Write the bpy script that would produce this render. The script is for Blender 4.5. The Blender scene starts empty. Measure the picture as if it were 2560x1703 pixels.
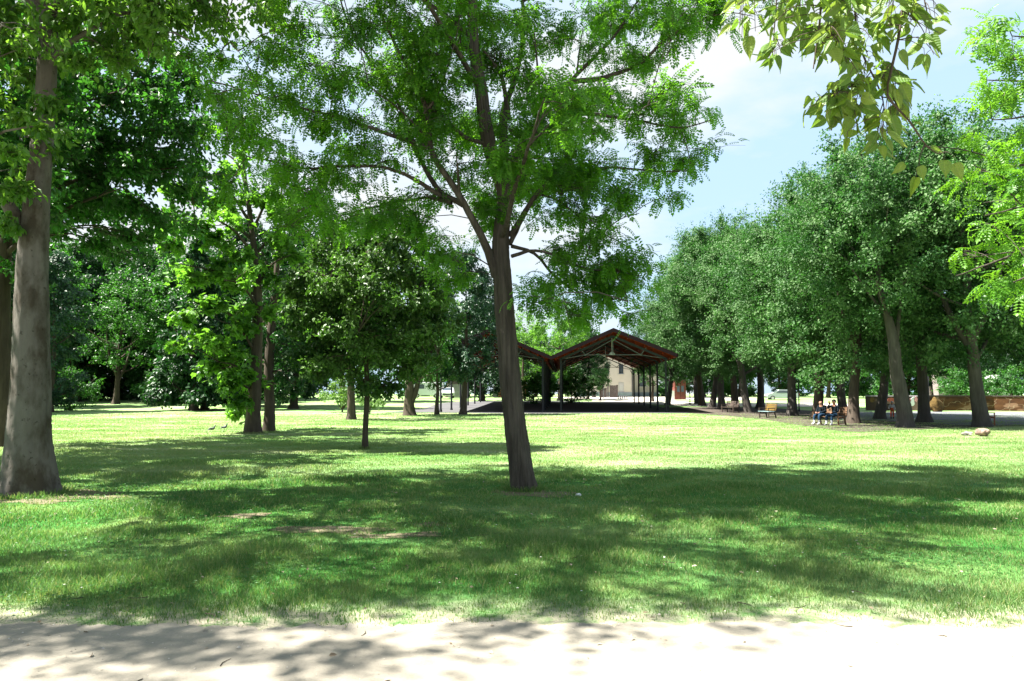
import bpy, bmesh, math, random
import numpy as np
from mathutils import Vector, Matrix
R = math.radians
random.seed(7)
scene = bpy.context.scene
col = scene.collection

# ------------------------------------------------------------------ camera model
F_PX = 1850.0
PITCH = math.atan(133.5 / F_PX)
CAM_Z = 1.6


def H(x, y):
    """height of the park ground"""
    y = np.asarray(y, float); x = np.asarray(x, float)
    t = np.clip((y - 48) / 85, 0, 1)
    near = np.clip((y - 6) / 8, 0, 1)
    return 1.2 * t * t * (3 - 2 * t) + near * 0.03 * np.sin(x * 0.35 + 1) * np.sin(y * 0.3)


def ray(px, py):
    xc = (px - 1280) / F_PX
    yc = (851.5 - py) / F_PX
    return np.array([xc, math.cos(PITCH) - yc * math.sin(PITCH), yc * math.cos(PITCH) + math.sin(PITCH)])


def P(px, py, d):
    """point seen at photo pixel px,py whose distance along +Y is d"""
    r = ray(px, py)
    return np.array([0, 0, CAM_Z]) + r * (d / r[1])


def G(px, py):
    """where the sight line through px,py meets the ground"""
    d = 3.0
    while d < 400:
        p = P(px, py, d)
        if p[2] <= float(H(p[0], p[1])):
            return p
        d += 0.05
    return p


def onground(px, d):
    p = P(px, 985, d)
    p[2] = float(H(p[0], p[1]))
    return p


# ------------------------------------------------------------------ object helpers
def tag(o, label=None, cat=None, group=None, kind=None):
    if label: o['label'] = label
    if cat: o['category'] = cat
    if group: o['group'] = group
    if kind: o['kind'] = kind
    return o


def empty(name, loc, label, cat, group=None, rz=0.0):
    o = bpy.data.objects.new(name, None)
    o.empty_display_size = 0.3
    col.objects.link(o)
    o.location = Vector([float(v) for v in loc]); o.rotation_euler.z = rz
    return tag(o, label, cat, group)


def link(name, me, parent=None, loc=None):
    o = bpy.data.objects.new(name, me)
    col.objects.link(o)
    if parent is not None: o.parent = parent
    if loc is not None: o.location = Vector([float(v) for v in loc])
    return o


def npmesh(name, V, F, mats, midx=None, smooth=False, rnd=None):
    V = np.asarray(V, np.float32); F = np.asarray(F, np.int32)
    me = bpy.data.meshes.new(name)
    k = F.shape[1]
    me.vertices.add(len(V)); me.vertices.foreach_set('co', V.ravel())
    me.loops.add(F.size); me.loops.foreach_set('vertex_index', F.ravel())
    me.polygons.add(len(F)); me.polygons.foreach_set('loop_start', np.arange(len(F), dtype=np.int32) * k)
    if midx is not None: me.polygons.foreach_set('material_index', np.asarray(midx, np.int32))
    me.polygons.foreach_set('use_smooth', np.full(len(F), bool(smooth)))
    for m in mats: me.materials.append(m)
    if rnd is not None:
        a = me.attributes.new('rnd', 'FLOAT', 'POINT')
        a.data.foreach_set('value', np.asarray(rnd, np.float32))
    me.update(calc_edges=True)
    return me


class MB:
    """collects boxes, cylinders and prisms into one mesh"""
    def __init__(self): self.bm = bmesh.new()

    def box(self, c, s, rot=None, bevel=0.0):
        m = Matrix.Translation(Vector(c))
        if rot is not None: m = m @ rot.to_4x4()
        m = m @ Matrix.Diagonal(Vector((s[0], s[1], s[2], 1)))
        g = bmesh.ops.create_cube(self.bm, size=1.0, matrix=m)
        if bevel > 0:
            es = list({e for v in g['verts'] for e in v.link_edges})
            bmesh.ops.bevel(self.bm, geom=es, offset=bevel, segments=2, affect='EDGES', profile=0.6)
        return self

    def beam(self, a, b, w, h):
        a = Vector(a); b = Vector(b); d = b - a
        q = d.to_track_quat('X', 'Z')
        return self.box((a + b) / 2, (d.length, w, h), q.to_matrix())

    def rod(self, a, b, r, seg=8, r2=None):
        a = Vector(a); b = Vector(b); d = b - a
        m = Matrix.Translation((a + b) / 2) @ d.to_track_quat('Z', 'Y').to_matrix().to_4x4()
        bmesh.ops.create_cone(self.bm, cap_ends=True, segments=seg, radius1=r, radius2=r if r2 is None else r2, depth=d.length, matrix=m)
        return self

    def ball(self, c, r, sc=(1, 1, 1), sub=2):
        m = Matrix.Translation(Vector(c)) @ Matrix.Diagonal(Vector((sc[0], sc[1], sc[2], 1)))
        bmesh.ops.create_icosphere(self.bm, subdivisions=sub, radius=r, matrix=m)
        return self

    def prism(self, prof, y0, y1):
        """profile of (x,z) points extruded along y"""
        a = [self.bm.verts.new((p[0], y0, p[1])) for p in prof]
        b = [self.bm.verts.new((p[0], y1, p[1])) for p in prof]
        n = len(prof)
        self.bm.faces.new(a); self.bm.faces.new(b[::-1])
        for i in range(n):
            self.bm.faces.new((a[i], b[i], b[(i + 1) % n], a[(i + 1) % n]))
        return self

    def build(self, name, m, parent=None, loc=None, smooth=False):
        bmesh.ops.recalc_face_normals(self.bm, faces=self.bm.faces)
        me = bpy.data.meshes.new(name)
        self.bm.to_mesh(me); self.bm.free()
        me.materials.append(m)
        if smooth:
            for p in me.polygons: p.use_smooth = True
        return link(name, me, parent, loc)


# ------------------------------------------------------------------ materials
def newmat(name):
    m = bpy.data.materials.new(name); m.use_nodes = True
    nt = m.node_tree; nt.nodes.clear()
    out = nt.nodes.new('ShaderNodeOutputMaterial')
    return m, nt, out


def N(nt, t, **kw):
    n = nt.nodes.new(t)
    for k, v in kw.items():
        if hasattr(n, k): setattr(n, k, v)
    return n


def ramp(nt, fac, stops):
    r = nt.nodes.new('ShaderNodeValToRGB')
    e = r.color_ramp.elements
    while len(e) < len(stops): e.new(0.5)
    for i, (p, c) in enumerate(stops):
        e[i].position = p; e[i].color = (c[0], c[1], c[2], 1)
    nt.links.new(fac, r.inputs[0])
    return r.outputs[0]


def noise(nt, vec, scale, detail=4, rough=0.55):
    n = nt.nodes.new('ShaderNodeTexNoise')
    n.inputs['Scale'].default_value = scale; n.inputs['Detail'].default_value = detail
    n.inputs['Roughness'].default_value = rough
    if vec is not None: nt.links.new(vec, n.inputs['Vector'])
    return n.outputs['Fac']


def coords(nt, sc=(1, 1, 1), kind='Object'):
    tc = nt.nodes.new('ShaderNodeTexCoord'); mp = nt.nodes.new('ShaderNodeMapping')
    mp.inputs['Scale'].default_value = sc
    nt.links.new(tc.outputs[kind], mp.inputs['Vector'])
    return mp.outputs['Vector']


def worldpos(nt, sc=(1, 1, 1)):
    g = nt.nodes.new('ShaderNodeNewGeometry'); mp = nt.nodes.new('ShaderNodeMapping')
    mp.inputs['Scale'].default_value = sc
    nt.links.new(g.outputs['Position'], mp.inputs['Vector'])
    return mp.outputs['Vector']


def mixc(nt, fac, a, b, mode='MIX'):
    m = nt.nodes.new('ShaderNodeMix'); m.data_type = 'RGBA'; m.blend_type = mode
    for inp, v in ((m.inputs['Factor'], fac), (m.inputs['A'], a), (m.inputs['B'], b)):
        if isinstance(v, (int, float)): inp.default_value = v
        elif isinstance(v, tuple): inp.default_value = (*v, 1)
        else: nt.links.new(v, inp)
    return m.outputs['Result']


def bsdf(nt, colr, rough=0.8, spec=0.3, metal=0.0):
    b = nt.nodes.new('ShaderNodeBsdfPrincipled')
    if isinstance(colr, tuple): b.inputs['Base Color'].default_value = (*colr, 1)
    else: nt.links.new(colr, b.inputs['Base Color'])
    b.inputs['Roughness'].default_value = rough
    b.inputs['Specular IOR Level'].default_value = spec
    b.inputs['Metallic'].default_value = metal
    return b


def bump(nt, height, b, strength=0.4, dist=0.02):
    n = nt.nodes.new('ShaderNodeBump')
    n.inputs['Strength'].default_value = strength; n.inputs['Distance'].default_value = dist
    nt.links.new(height, n.inputs['Height']); nt.links.new(n.outputs[0], b.inputs['Normal'])


def plain(name, c, rough=0.6, spec=0.4, metal=0.0, var=0.18, scale=3.0, sc=(1, 1, 1)):
    m, nt, out = newmat(name)
    n = noise(nt, coords(nt, sc), scale, 6)
    lo = tuple(v * (1 - var) for v in c); hi = tuple(min(1, v * (1 + var)) for v in c)
    b = bsdf(nt, ramp(nt, n, [(0.3, lo), (0.7, hi)]), rough, spec, metal)
    bump(nt, noise(nt, coords(nt, sc), scale * 12, 3), b, 0.15, 0.01)
    nt.links.new(b.outputs[0], out.inputs[0])
    return m


def leaf_mat(name, c0, c1, t, tf=0.4, rough=0.45, spec=0.35):
    """c0..c1 leaf colours over the leaf-to-leaf variation, t colour of light passing through"""
    m, nt, out = newmat(name)
    a = N(nt, 'ShaderNodeAttribute'); a.attribute_name = 'rnd'
    cc = ramp(nt, a.outputs['Fac'], [(0.0, c0), (1.0, c1)])
    b = bsdf(nt, cc, rough, spec)
    tr = nt.nodes.new('ShaderNodeBsdfTranslucent')
    tc = ramp(nt, a.outputs['Fac'], [(0.0, tuple(v * 0.75 for v in t)), (1.0, tuple(min(1, v * 1.2) for v in t))])
    nt.links.new(tc, tr.inputs['Color'])
    mx = nt.nodes.new('ShaderNodeMixShader'); mx.inputs[0].default_value = tf
    nt.links.new(b.outputs[0], mx.inputs[1]); nt.links.new(tr.outputs[0], mx.inputs[2])
    nt.links.new(mx.outputs[0], out.inputs[0])
    return m


def bark_mat(name, c0, c1, scale=9.0, stretch=0.12, strength=0.8, patch=None):
    m, nt, out = newmat(name)
    v = coords(nt, (1, 1, stretch))
    n1 = noise(nt, v, scale, 8, 0.65)
    n2 = noise(nt, coords(nt, (1, 1, 0.5)), 2.2, 5, 0.6)
    c = ramp(nt, n1, [(0.3, c0), (0.7, c1)])
    if patch:
        c = mixc(nt, ramp(nt, n2, [(0.47, (0, 0, 0)), (0.60, (.9, .9, .9))]), c, patch)
        n3 = noise(nt, coords(nt), 14, 4, 0.6)
        c = mixc(nt, ramp(nt, n3, [(0.62, (0, 0, 0)), (0.7, (0.7, 0.7, 0.7))]), c, tuple(0.5 * q for q in patch))
    else:
        c = mixc(nt, ramp(nt, n2, [(0.35, (0, 0, 0)), (0.75, (0.55, 0.55, 0.55))]), c, tuple(0.6 * q for q in c0))
    b = bsdf(nt, c, 0.9, 0.15)
    bump(nt, n1, b, strength, 0.03)
    nt.links.new(b.outputs[0], out.inputs[0])
    return m


def grass_colour(nt):
    """patchy meadow colour from the place's own position: green, dry straw, dark clover, and far sunlit paleness painted in"""
    w = worldpos(nt, (1, 1, 0))
    big = noise(nt, w, 0.16, 3, 0.5)
    mid = noise(nt, w, 0.9, 5, 0.6)
    fine = noise(nt, w, 9.0, 4, 0.7)
    c = ramp(nt, mid, [(0.3, GR_A), (0.52, GR_B), (0.72, GR_C)])
    sep = nt.nodes.new('ShaderNodeSeparateXYZ'); nt.links.new(w, sep.inputs[0])
    mr = nt.nodes.new('ShaderNodeMapRange'); mr.interpolation_type = 'SMOOTHSTEP'
    mr.inputs['From Min'].default_value = 12.5; mr.inputs['From Max'].default_value = 21.0  # paler with distance: sunlight on the far lawn put into the colour
    nt.links.new(sep.outputs['Y'], mr.inputs['Value'])
    dry = nt.nodes.new('ShaderNodeMath'); dry.operation = 'MULTIPLY_ADD'; dry.use_clamp = True  # adds random dry patches to the painted sunlit paleness
    nt.links.new(mr.outputs[0], dry.inputs[0]); dry.inputs[1].default_value = .62
    nt.links.new(ramp(nt, big, [(0.42, (0, 0, 0)), (0.70, (0.38, 0.38, 0.38))]), dry.inputs[2])
    streak = noise(nt, worldpos(nt, (.10, .45, 0)), 1.0, 4, .6)
    c = mixc(nt, dry.outputs[0], c, ramp(nt, streak, [(.34, (.16, .305, .085)), (.5, GR_D), (.66, (.42, .44, .27))]))
    c = mixc(nt, ramp(nt, fine, [(0.3, (0.35, 0.35, 0.35)), (0.62, (0, 0, 0))]), c, tuple(0.6 * v for v in GR_A))
    return c, mid, fine


GR_A = (0.016, 0.120, 0.018)
GR_B = (0.064, 0.183, 0.034)
GR_C = (0.185, 0.262, 0.088)
GR_D = (0.265, 0.365, 0.155)      # dry straw tone, also carries sunlight painted into the far lawn


def lawn_mat():
    m, nt, out = newmat('lawn grass soil')
    c, mid, fine = grass_colour(nt)
    w = worldpos(nt)
    # worn earth spots and the worn margin along the path
    spots = noise(nt, worldpos(nt, (0.6, 1.3, 0)), 0.55, 6, 0.65)
    c = mixc(nt, ramp(nt, spots, [(0.66, (0, 0, 0)), (0.74, (0.75, 0.75, 0.75))]), c, (0.30, 0.245, 0.165))
    sep = nt.nodes.new('ShaderNodeSeparateXYZ'); nt.links.new(w, sep.inputs[0])
    mr = nt.nodes.new('ShaderNodeMapRange')
    mr.inputs['From Min'].default_value = 6.1; mr.inputs['From Max'].default_value = 5.2
    nt.links.new(sep.outputs['Y'], mr.inputs['Value'])
    mth = nt.nodes.new('ShaderNodeMath'); mth.operation = 'MULTIPLY'
    nt.links.new(mr.outputs[0], mth.inputs[0])
    nt.links.new(ramp(nt, noise(nt, w, 3.5, 6, 0.7), [(0.33, (0, 0, 0)), (0.55, (1, 1, 1))]), mth.inputs[1])
    c = mixc(nt, mth.outputs[0], c, (0.40, 0.345, 0.27))
    b = bsdf(nt, c, 0.9, 0.1)
    bump(nt, noise(nt, w, 30, 4, 0.7), b, 0.9, 0.04)
    nt.links.new(b.outputs[0], out.inputs[0])
    return m


def blade_mat():
    m, nt, out = newmat('grass blade')
    c, mid, fine = grass_colour(nt)
    a = N(nt, 'ShaderNodeAttribute'); a.attribute_name = 'rnd'
    c = mixc(nt, ramp(nt, a.outputs['Fac'], [(0.0, (0, 0, 0)), (0.8, (0.25, 0.25, 0.25)), (0.97, (0.85, 0.85, 0.85))]), c, (0.33, 0.31, 0.14))
    b = bsdf(nt, c, 0.5, 0.3)
    tr = nt.nodes.new('ShaderNodeBsdfTranslucent')
    c2 = mixc(nt, 1.0, c, (1.2, 1.35, 0.8), 'MULTIPLY')
    nt.links.new(c2, tr.inputs['Color'])
    mx = nt.nodes.new('ShaderNodeMixShader'); mx.inputs[0].default_value = 0.42
    nt.links.new(b.outputs[0], mx.inputs[1]); nt.links.new(tr.outputs[0], mx.inputs[2])
    nt.links.new(mx.outputs[0], out.inputs[0])
    return m


def ground_mat(name, c0, c1, scale=1.2, fine=40, bs=0.5, speck=None):
    m, nt, out = newmat(name)
    w = worldpos(nt)
    n1 = noise(nt, w, scale, 7, 0.62)
    n2 = noise(nt, w, fine, 5, 0.7)
    c = ramp(nt, n1, [(0.3, c0), (0.7, c1)])
    c = mixc(nt, ramp(nt, n2, [(0.3, (0.4, 0.4, 0.4)), (0.55, (0, 0, 0))]), c, tuple(0.65 * v for v in c0))
    if speck:
        n3 = noise(nt, worldpos(nt, (0.5, 1, 1)), 7, 6, 0.75)
        c = mixc(nt, ramp(nt, n3, [(0.66, (0, 0, 0)), (0.72, (0.8, 0.8, 0.8))]), c, speck)
    b = bsdf(nt, c, 0.95, 0.1)
    bump(nt, n2, b, bs, 0.02)
    nt.links.new(b.outputs[0], out.inputs[0])
    return m


M_LAWN = lawn_mat()
M_BLADE = blade_mat()
M_PATH = ground_mat('pale gravel path', (0.215, 0.196, 0.160), (0.262, 0.240, 0.197), 0.7, 60, 0.25, (0.22, 0.195, 0.16))
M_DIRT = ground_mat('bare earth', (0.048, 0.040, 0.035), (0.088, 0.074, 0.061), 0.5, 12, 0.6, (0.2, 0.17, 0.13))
M_ASPH = ground_mat('grey asphalt', (0.10, 0.105, 0.115), (0.15, 0.155, 0.165), 0.4, 20, 0.3)
M_CONC = ground_mat('pale concrete', (0.33, 0.32, 0.31), (0.42, 0.41, 0.39), 0.4, 18, 0.2)
M_PAVE = ground_mat('shade darkened paving', (0.075, 0.075, 0.08), (0.105, 0.105, 0.105), 0.4, 18, 0.2)  # shade and weak bounce under the roof put into a darker colour
M_SAND = ground_mat('pale sand track', (0.42, 0.39, 0.34), (0.50, 0.46, 0.40), 0.5, 18, 0.2)

M_BARK_LOCUST = bark_mat('furrowed brown bark', (0.034, 0.029, 0.023), (0.128, 0.110, 0.088), 13, 0.07, 1.0)
M_BARK_PLANE = bark_mat('smooth grey bark', (0.090, 0.079, 0.068), (0.142, 0.127, 0.112), 5.0, 0.3, 0.5, (0.046, 0.036, 0.025))
M_BARK_GREY = bark_mat('grey brown bark', (0.048, 0.042, 0.037), (0.096, 0.086, 0.077), 8, 0.12, 0.8)
M_BARK_DARK = bark_mat('dark brown bark', (0.040, 0.031, 0.024), (0.095, 0.075, 0.058), 8, 0.12, 0.8)
M_TWIG = plain('brown twig', (0.055, 0.043, 0.030), 0.8, 0.2)

L_LOCUST = leaf_mat('locust leaf', (0.014, 0.062, 0.004), (0.075, 0.175, 0.012), (0.19, 0.50, 0.018), 0.46)
L_PLANE = leaf_mat('plane leaf', (0.035, 0.100, 0.012), (0.095, 0.190, 0.028), (0.20, 0.42, 0.03), 0.40)
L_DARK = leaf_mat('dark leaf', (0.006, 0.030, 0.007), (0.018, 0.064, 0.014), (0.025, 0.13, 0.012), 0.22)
L_MID = leaf_mat('mid green leaf', (0.014, 0.062, 0.010), (0.038, 0.115, 0.018), (0.07, 0.27, 0.02), 0.32)
L_LIME = leaf_mat('large lime leaf', (0.026, 0.100, 0.010), (0.110, 0.220, 0.032), (0.18, 0.44, 0.028), 0.40)
L_PALE = leaf_mat('pale leaf', (0.030, 0.090, 0.014), (0.140, 0.220, 0.060), (0.18, 0.36, 0.04), 0.32)
L_ROUND = leaf_mat('round tree leaf', (0.012, 0.052, 0.008), (0.100, 0.180, 0.040), (0.10, 0.26, 0.02), 0.24)
L_GROVE = leaf_mat('soft grove leaf', (0.016, 0.066, 0.013), (0.085, 0.158, 0.050), (0.06, 0.22, 0.03), 0.24, 0.6, 0.28)
L_CONIF = leaf_mat('blue green needle spray', (0.009, 0.036, 0.015), (0.026, 0.068, 0.030), (0.03, 0.13, 0.03), 0.15)
L_BRIGHT = leaf_mat('bright locust leaf', (0.042, 0.140, 0.008), (0.100, 0.230, 0.018), (0.20, 0.46, 0.02), 0.42)


def near_leaf_mat():
    """ovate leaf seen close: pale midrib and side veins, mottled blade"""
    m, nt, out = newmat('soft heart leaf')
    at = {}
    for k in ('rnd', 'lu', 'lv'):
        a = N(nt, 'ShaderNodeAttribute'); a.attribute_name = k; at[k] = a.outputs['Fac']
    def math_(op, a, b=None):
        n = N(nt, 'ShaderNodeMath'); n.operation = op
        for i, v in enumerate((a, b)):
            if v is None: continue
            if isinstance(v, (int, float)): n.inputs[i].default_value = v
            else: nt.links.new(v, n.inputs[i])
        return n.outputs[0]
    av = math_('ABSOLUTE', at['lv'])
    vein = math_('SINE', math_('MULTIPLY', math_('SUBTRACT', at['lu'], math_('MULTIPLY', av, .7)), 50.0))
    vm = ramp(nt, vein, [(.80, (0, 0, 0)), (.98, (.45, .45, .45))])
    mid = ramp(nt, av, [(0.0, (.8, .8, .8)), (.03, (0, 0, 0))])
    c = ramp(nt, at['rnd'], [(0, (.050, .125, .014)), (.6, (.095, .185, .026)), (1, (.150, .220, .040))])
    n1 = noise(nt, coords(nt), 55, 5, .6)
    c = mixc(nt, ramp(nt, n1, [(.35, (.45, .45, .45)), (.6, (0, 0, 0))]), c, (.055, .110, .016))
    c = mixc(nt, vm, c, (.17, .24, .08)); c = mixc(nt, mid, c, (.22, .27, .10))
    b = bsdf(nt, c, .42, .4)
    tr = nt.nodes.new('ShaderNodeBsdfTranslucent')
    t = ramp(nt, at['rnd'], [(0, (.16, .32, .02)), (1, (.34, .46, .05))])
    t = mixc(nt, vm, t, (.12, .20, .02)); nt.links.new(t, tr.inputs['Color'])
    bump(nt, math_('ADD', vein, n1), b, .25, .002)
    mx = nt.nodes.new('ShaderNodeMixShader'); mx.inputs[0].default_value = .42
    nt.links.new(b.outputs[0], mx.inputs[1]); nt.links.new(tr.outputs[0], mx.inputs[2]); nt.links.new(mx.outputs[0], out.inputs[0])
    return m


L_NEAR = near_leaf_mat()

# ------------------------------------------------------------------ leaf shapes (quads)
def T_quad(w=0.34):
    return np.array([[0, 0, 0], [0.45, w, 0.07], [1, 0, -0.06], [0.45, -w, 0.07]], float), np.array([[0, 1, 2, 3]])


def T_fold(w=0.36, droop=0.16):
    v = np.array([[0, 0, 0], [0.28, w * 0.9, 0.07], [0.66, w * 0.72, 0.03], [1, 0, -droop], [0.66, -w * 0.72, 0.03], [0.28, -w * 0.9, 0.07]], float)
    return v, np.array([[0, 3, 2, 1], [0, 5, 4, 3]])


def T_lobed(droop=0.2):
    v = np.array([[0, 0, 0], [0.02, 0.38, 0.05], [0.5, 0.46, 0.02], [0.60, 0.18, 0.03], [1, 0, -droop], [0.60, -0.18, 0.03], [0.5, -0.46, 0.02], [0.02, -0.38, 0.05]], float)
    return v, np.array([[0, 3, 2, 1], [0, 5, 4, 3], [0, 7, 6, 5]])


def T_pinnate(pairs=6, lw=0.055, ll=0.22, droop=0.35):
    V = []; Fc = []
    def bend(x, y, z): return [x * (1 - 0.12 * x), y, z - droop * x * x]
    for i in range(pairs):
        x = 0.14 + 0.80 * i / (pairs - 1)
        L = ll * (1.0 - 0.45 * abs(i / (pairs - 1) - 0.4))
        for s in (-1, 1):
            o = len(V)
            V += [bend(x, 0, 0), bend(x - lw * 0.5 + 0.03, s * L * 0.5, 0.02), bend(x + 0.08, s * L, -0.03), bend(x + lw + 0.05, s * L * 0.5, 0.02)]
            Fc.append([o, o + 1, o + 2, o + 3])
    o = len(V)
    V += [bend(0.95, 0, 0), bend(1.05, lw, 0), bend(1.16, 0, 0), bend(1.05, -lw, 0)]; Fc.append([o, o + 1, o + 2, o + 3])
    return np.array(V, float), np.array(Fc)


def nrm(v):
    return v / np.maximum(np.linalg.norm(v, axis=-1, keepdims=True), 1e-9)


class Crown:
    def __init__(self, seed):
        self.rng = np.random.default_rng(seed)
        self.V = []; self.F = []; self.M = []; self.Rn = []; self.n = 0; self.leaves = 0

    def add(self, V, F, mi, rn):
        self.V.append(V); self.F.append(F + self.n); self.n += len(V)
        self.M.append(np.full(len(F), mi)); self.Rn.append(rn)

    def leaf_set(self, pos, d, up, size, T, rn):
        tv, tf = T
        d = nrm(d); z = nrm(up - (up * d).sum(-1, keepdims=True) * d); y = np.cross(z, d)
        k = len(tv); n = len(pos)
        V = pos[:, None] + size[:, None, None] * (tv[None, :, 0:1] * d[:, None] + tv[None, :, 1:2] * y[:, None] + tv[None, :, 2:3] * z[:, None])
        Fx = (tf[None] + (np.arange(n) * k)[:, None, None]).reshape(-1, 4)
        self.add(V.reshape(-1, 3), Fx, 0, np.repeat(np.clip(rn, 0, 1), k)); self.leaves += n

    def tubes(self, pts, rad):
        """pts (n,k,3) polylines with rad (n,k): three sided twigs"""
        n, k, _ = pts.shape
        t = nrm(pts[:, -1] - pts[:, 0]); ref = np.tile([0.31, 0.17, 0.93], (n, 1))
        a = nrm(np.cross(t, ref)); b = np.cross(t, a)
        ang = np.array([0, 2.094, 4.189])
        ring = np.cos(ang)[None, :, None] * a[:, None] + np.sin(ang)[None, :, None] * b[:, None]
        V = pts[:, :, None, :] + rad[:, :, None, None] * ring[:, None]
        idx = np.arange(n * k * 3).reshape(n, k, 3)
        q = np.stack([idx[:, :-1], np.roll(idx, -1, 2)[:, :-1], np.roll(idx, -1, 2)[:, 1:], idx[:, 1:]], -1)
        self.add(V.reshape(-1, 3), q.reshape(-1, 4), 1, np.zeros(n * k * 3))

    def clump(self, anchor, c, rad, nt, nl, sp):
        rng = self.rng; c = np.asarray(c, float); anchor = np.asarray(anchor, float); rad = np.asarray(rad, float)
        u = nrm(rng.normal(size=(nt, 3))) * rng.random((nt, 1)) ** 0.5
        E = c + u * rad
        t0 = rng.uniform(0.45, 1.0, (nt, 1))
        S = anchor + (c - anchor) * t0
        ln = np.linalg.norm(E - S, axis=1, keepdims=True)
        tt = np.linspace(0, 1, 4)[None, :, None]
        bow = sp.get('bow', 0.12)
        Pt = lambda t: S[:, None] + (E - S)[:, None] * t + np.array([0, 0, 1.0]) * (ln[:, None] * bow * 4 * t * (1 - t))
        r0 = sp.get('twig', 0.006)
        if r0 > 0:
            self.tubes(Pt(tt), np.tile(np.array([1, 0.75, 0.5, 0.25]) * r0, (nt, 1)))
            if np.linalg.norm(c - anchor) > 0.25:
                aa = np.linspace(0, 1, 4)[:, None]
                L = np.linalg.norm(c - anchor)
                line = anchor + (c - anchor) * aa + np.array([0, 0, 1.0]) * (L * 0.10 * 4 * aa * (1 - aa))
                rr = min(0.05, 0.010 + 0.008 * L) * sp.get('br', 1.0)
                self.tubes(line[None], (rr * np.array([1, 0.8, 0.6, 0.35]))[None])
        t = rng.uniform(0.2, 1.03, (nt, nl, 1))
        pos = Pt(t) + rng.normal(size=(nt, nl, 3)) * sp.get('jit', 0.03)
        tang = nrm(E - S)[:, None]
        d = tang * sp.get('along', 0.5) + rng.normal(size=(nt, nl, 3)) * sp.get('spread', 0.6) + np.array([0, 0, -sp.get('droop', 0.25)])
        up = np.array([0, 0, 1.0]) + rng.normal(size=(nt, nl, 3)) * sp.get('tilt', 0.5) + sp.get('out', 0.3) * u[:, None]
        size = sp['size'] * rng.uniform(0.7, 1.25, nt * nl)
        base = rng.uniform(0.05, 0.85)
        rn = base + rng.normal(size=nt * nl) * 0.18
        Ts = sp['T']
        ch = rng.integers(0, len(Ts), nt * nl)
        pos = pos.reshape(-1, 3); d = d.reshape(-1, 3); up = up.reshape(-1, 3)
        for i, T in enumerate(Ts):
            s = ch == i
            if s.any(): self.leaf_set(pos[s], d[s], up[s], size[s], T, rn[s])

    def arrays(self):
        return np.concatenate(self.V), np.concatenate(self.F), np.concatenate(self.M), np.concatenate(self.Rn)

    def mesh(self, name, leafm, twigm=None, off=(0, 0, 0)):
        V, Fq, M, Rn = self.arrays()
        return npmesh(name, V - np.asarray(off), Fq, [leafm, twigm or M_TWIG], M, False, Rn)


def smooth_line(pts, rad, n):
    pts = np.asarray(pts, float); rad = np.asarray(rad, float)
    s = np.concatenate([[0], np.cumsum(np.linalg.norm(np.diff(pts, axis=0), axis=1))])
    m = np.gradient(pts, s, axis=0) if len(pts) > 2 else np.tile((pts[1] - pts[0]) / s[-1], (2, 1))
    q = np.linspace(0, s[-1], n)
    i = np.clip(np.searchsorted(s, q, 'right') - 1, 0, len(s) - 2)
    h = (s[i + 1] - s[i]); t = ((q - s[i]) / h)[:, None]; h = h[:, None]
    out = (2 * t**3 - 3 * t**2 + 1) * pts[i] + (t**3 - 2 * t**2 + t) * h * m[i] + (-2 * t**3 + 3 * t**2) * pts[i + 1] + (t**3 - t**2) * h * m[i + 1]
    return out, np.interp(q, s, rad)


def tube(pts, rad, sides=12, rough=0.0, seed=0, flare=None, ridge=0.0):
    rng = np.random.default_rng(seed)
    n = len(pts)
    tg = nrm(np.gradient(pts, axis=0))
    ref = np.array([0.05, 1, 0.03]) if abs(tg[0][2]) > 0.5 else np.array([0.05, 0.03, 1])
    a = nrm(np.cross(tg, ref)); b = np.cross(tg, a)
    ang = np.linspace(0, 2 * np.pi, sides, endpoint=False)
    rr = np.repeat(rad[:, None], sides, 1)
    if rough > 0:
        s = np.linspace(0, 1, n)[:, None]
        for k, am in ((2, 0.6), (3, 0.7), (5, 0.6), (8, 0.45), (13, 0.3)):
            rr = rr * (1 + rough * am * np.sin(k * ang[None] + rng.uniform(0, 6.28) + rng.normal() * 5 * s + 1.2 * np.sin(s * rng.uniform(6, 18))))
        rr *= 1 + rough * 0.35 * rng.normal(size=rr.shape)
    if ridge > 0:
        s = np.linalg.norm(pts - pts[0], axis=1)[:, None]
        for k, am in ((11, .6), (17, .7), (27, .45)):
            ph = rng.uniform(0, 6.28) + np.cumsum(rng.normal(size=(n, 1)) * .16, 0) + .5 * np.sin(3 * ang[None] + s * 1.7)
            rr = rr * (1 - ridge * am * np.abs(np.sin(k * ang[None] * .5 + ph)) ** 3 * (.6 + .4 * np.sin(s * 5 + ang[None] * 4)))
    if flare:
        hh = np.linalg.norm(pts - pts[0], axis=1)[:, None]
        ph = rng.uniform(0, 6.28)
        rr = rr * (1 + flare * np.exp(-hh / 0.22) * (0.55 + 0.45 * np.sin(5 * ang[None] + ph)))
    V = pts[:, None] + rr[:, :, None] * (np.cos(ang)[None, :, None] * a[:, None] + np.sin(ang)[None, :, None] * b[:, None])
    idx = np.arange(n * sides).reshape(n, sides)
    q = np.stack([idx[:-1], np.roll(idx, -1, 1)[:-1], np.roll(idx, -1, 1)[1:], idx[1:]], -1).reshape(-1, 4)
    return V.reshape(-1, 3), q


def join(parts):
    V = []; Fq = []; n = 0
    for v, f in parts:
        V.append(v); Fq.append(f + n); n += len(v)
    return np.concatenate(V), np.concatenate(Fq)


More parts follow.
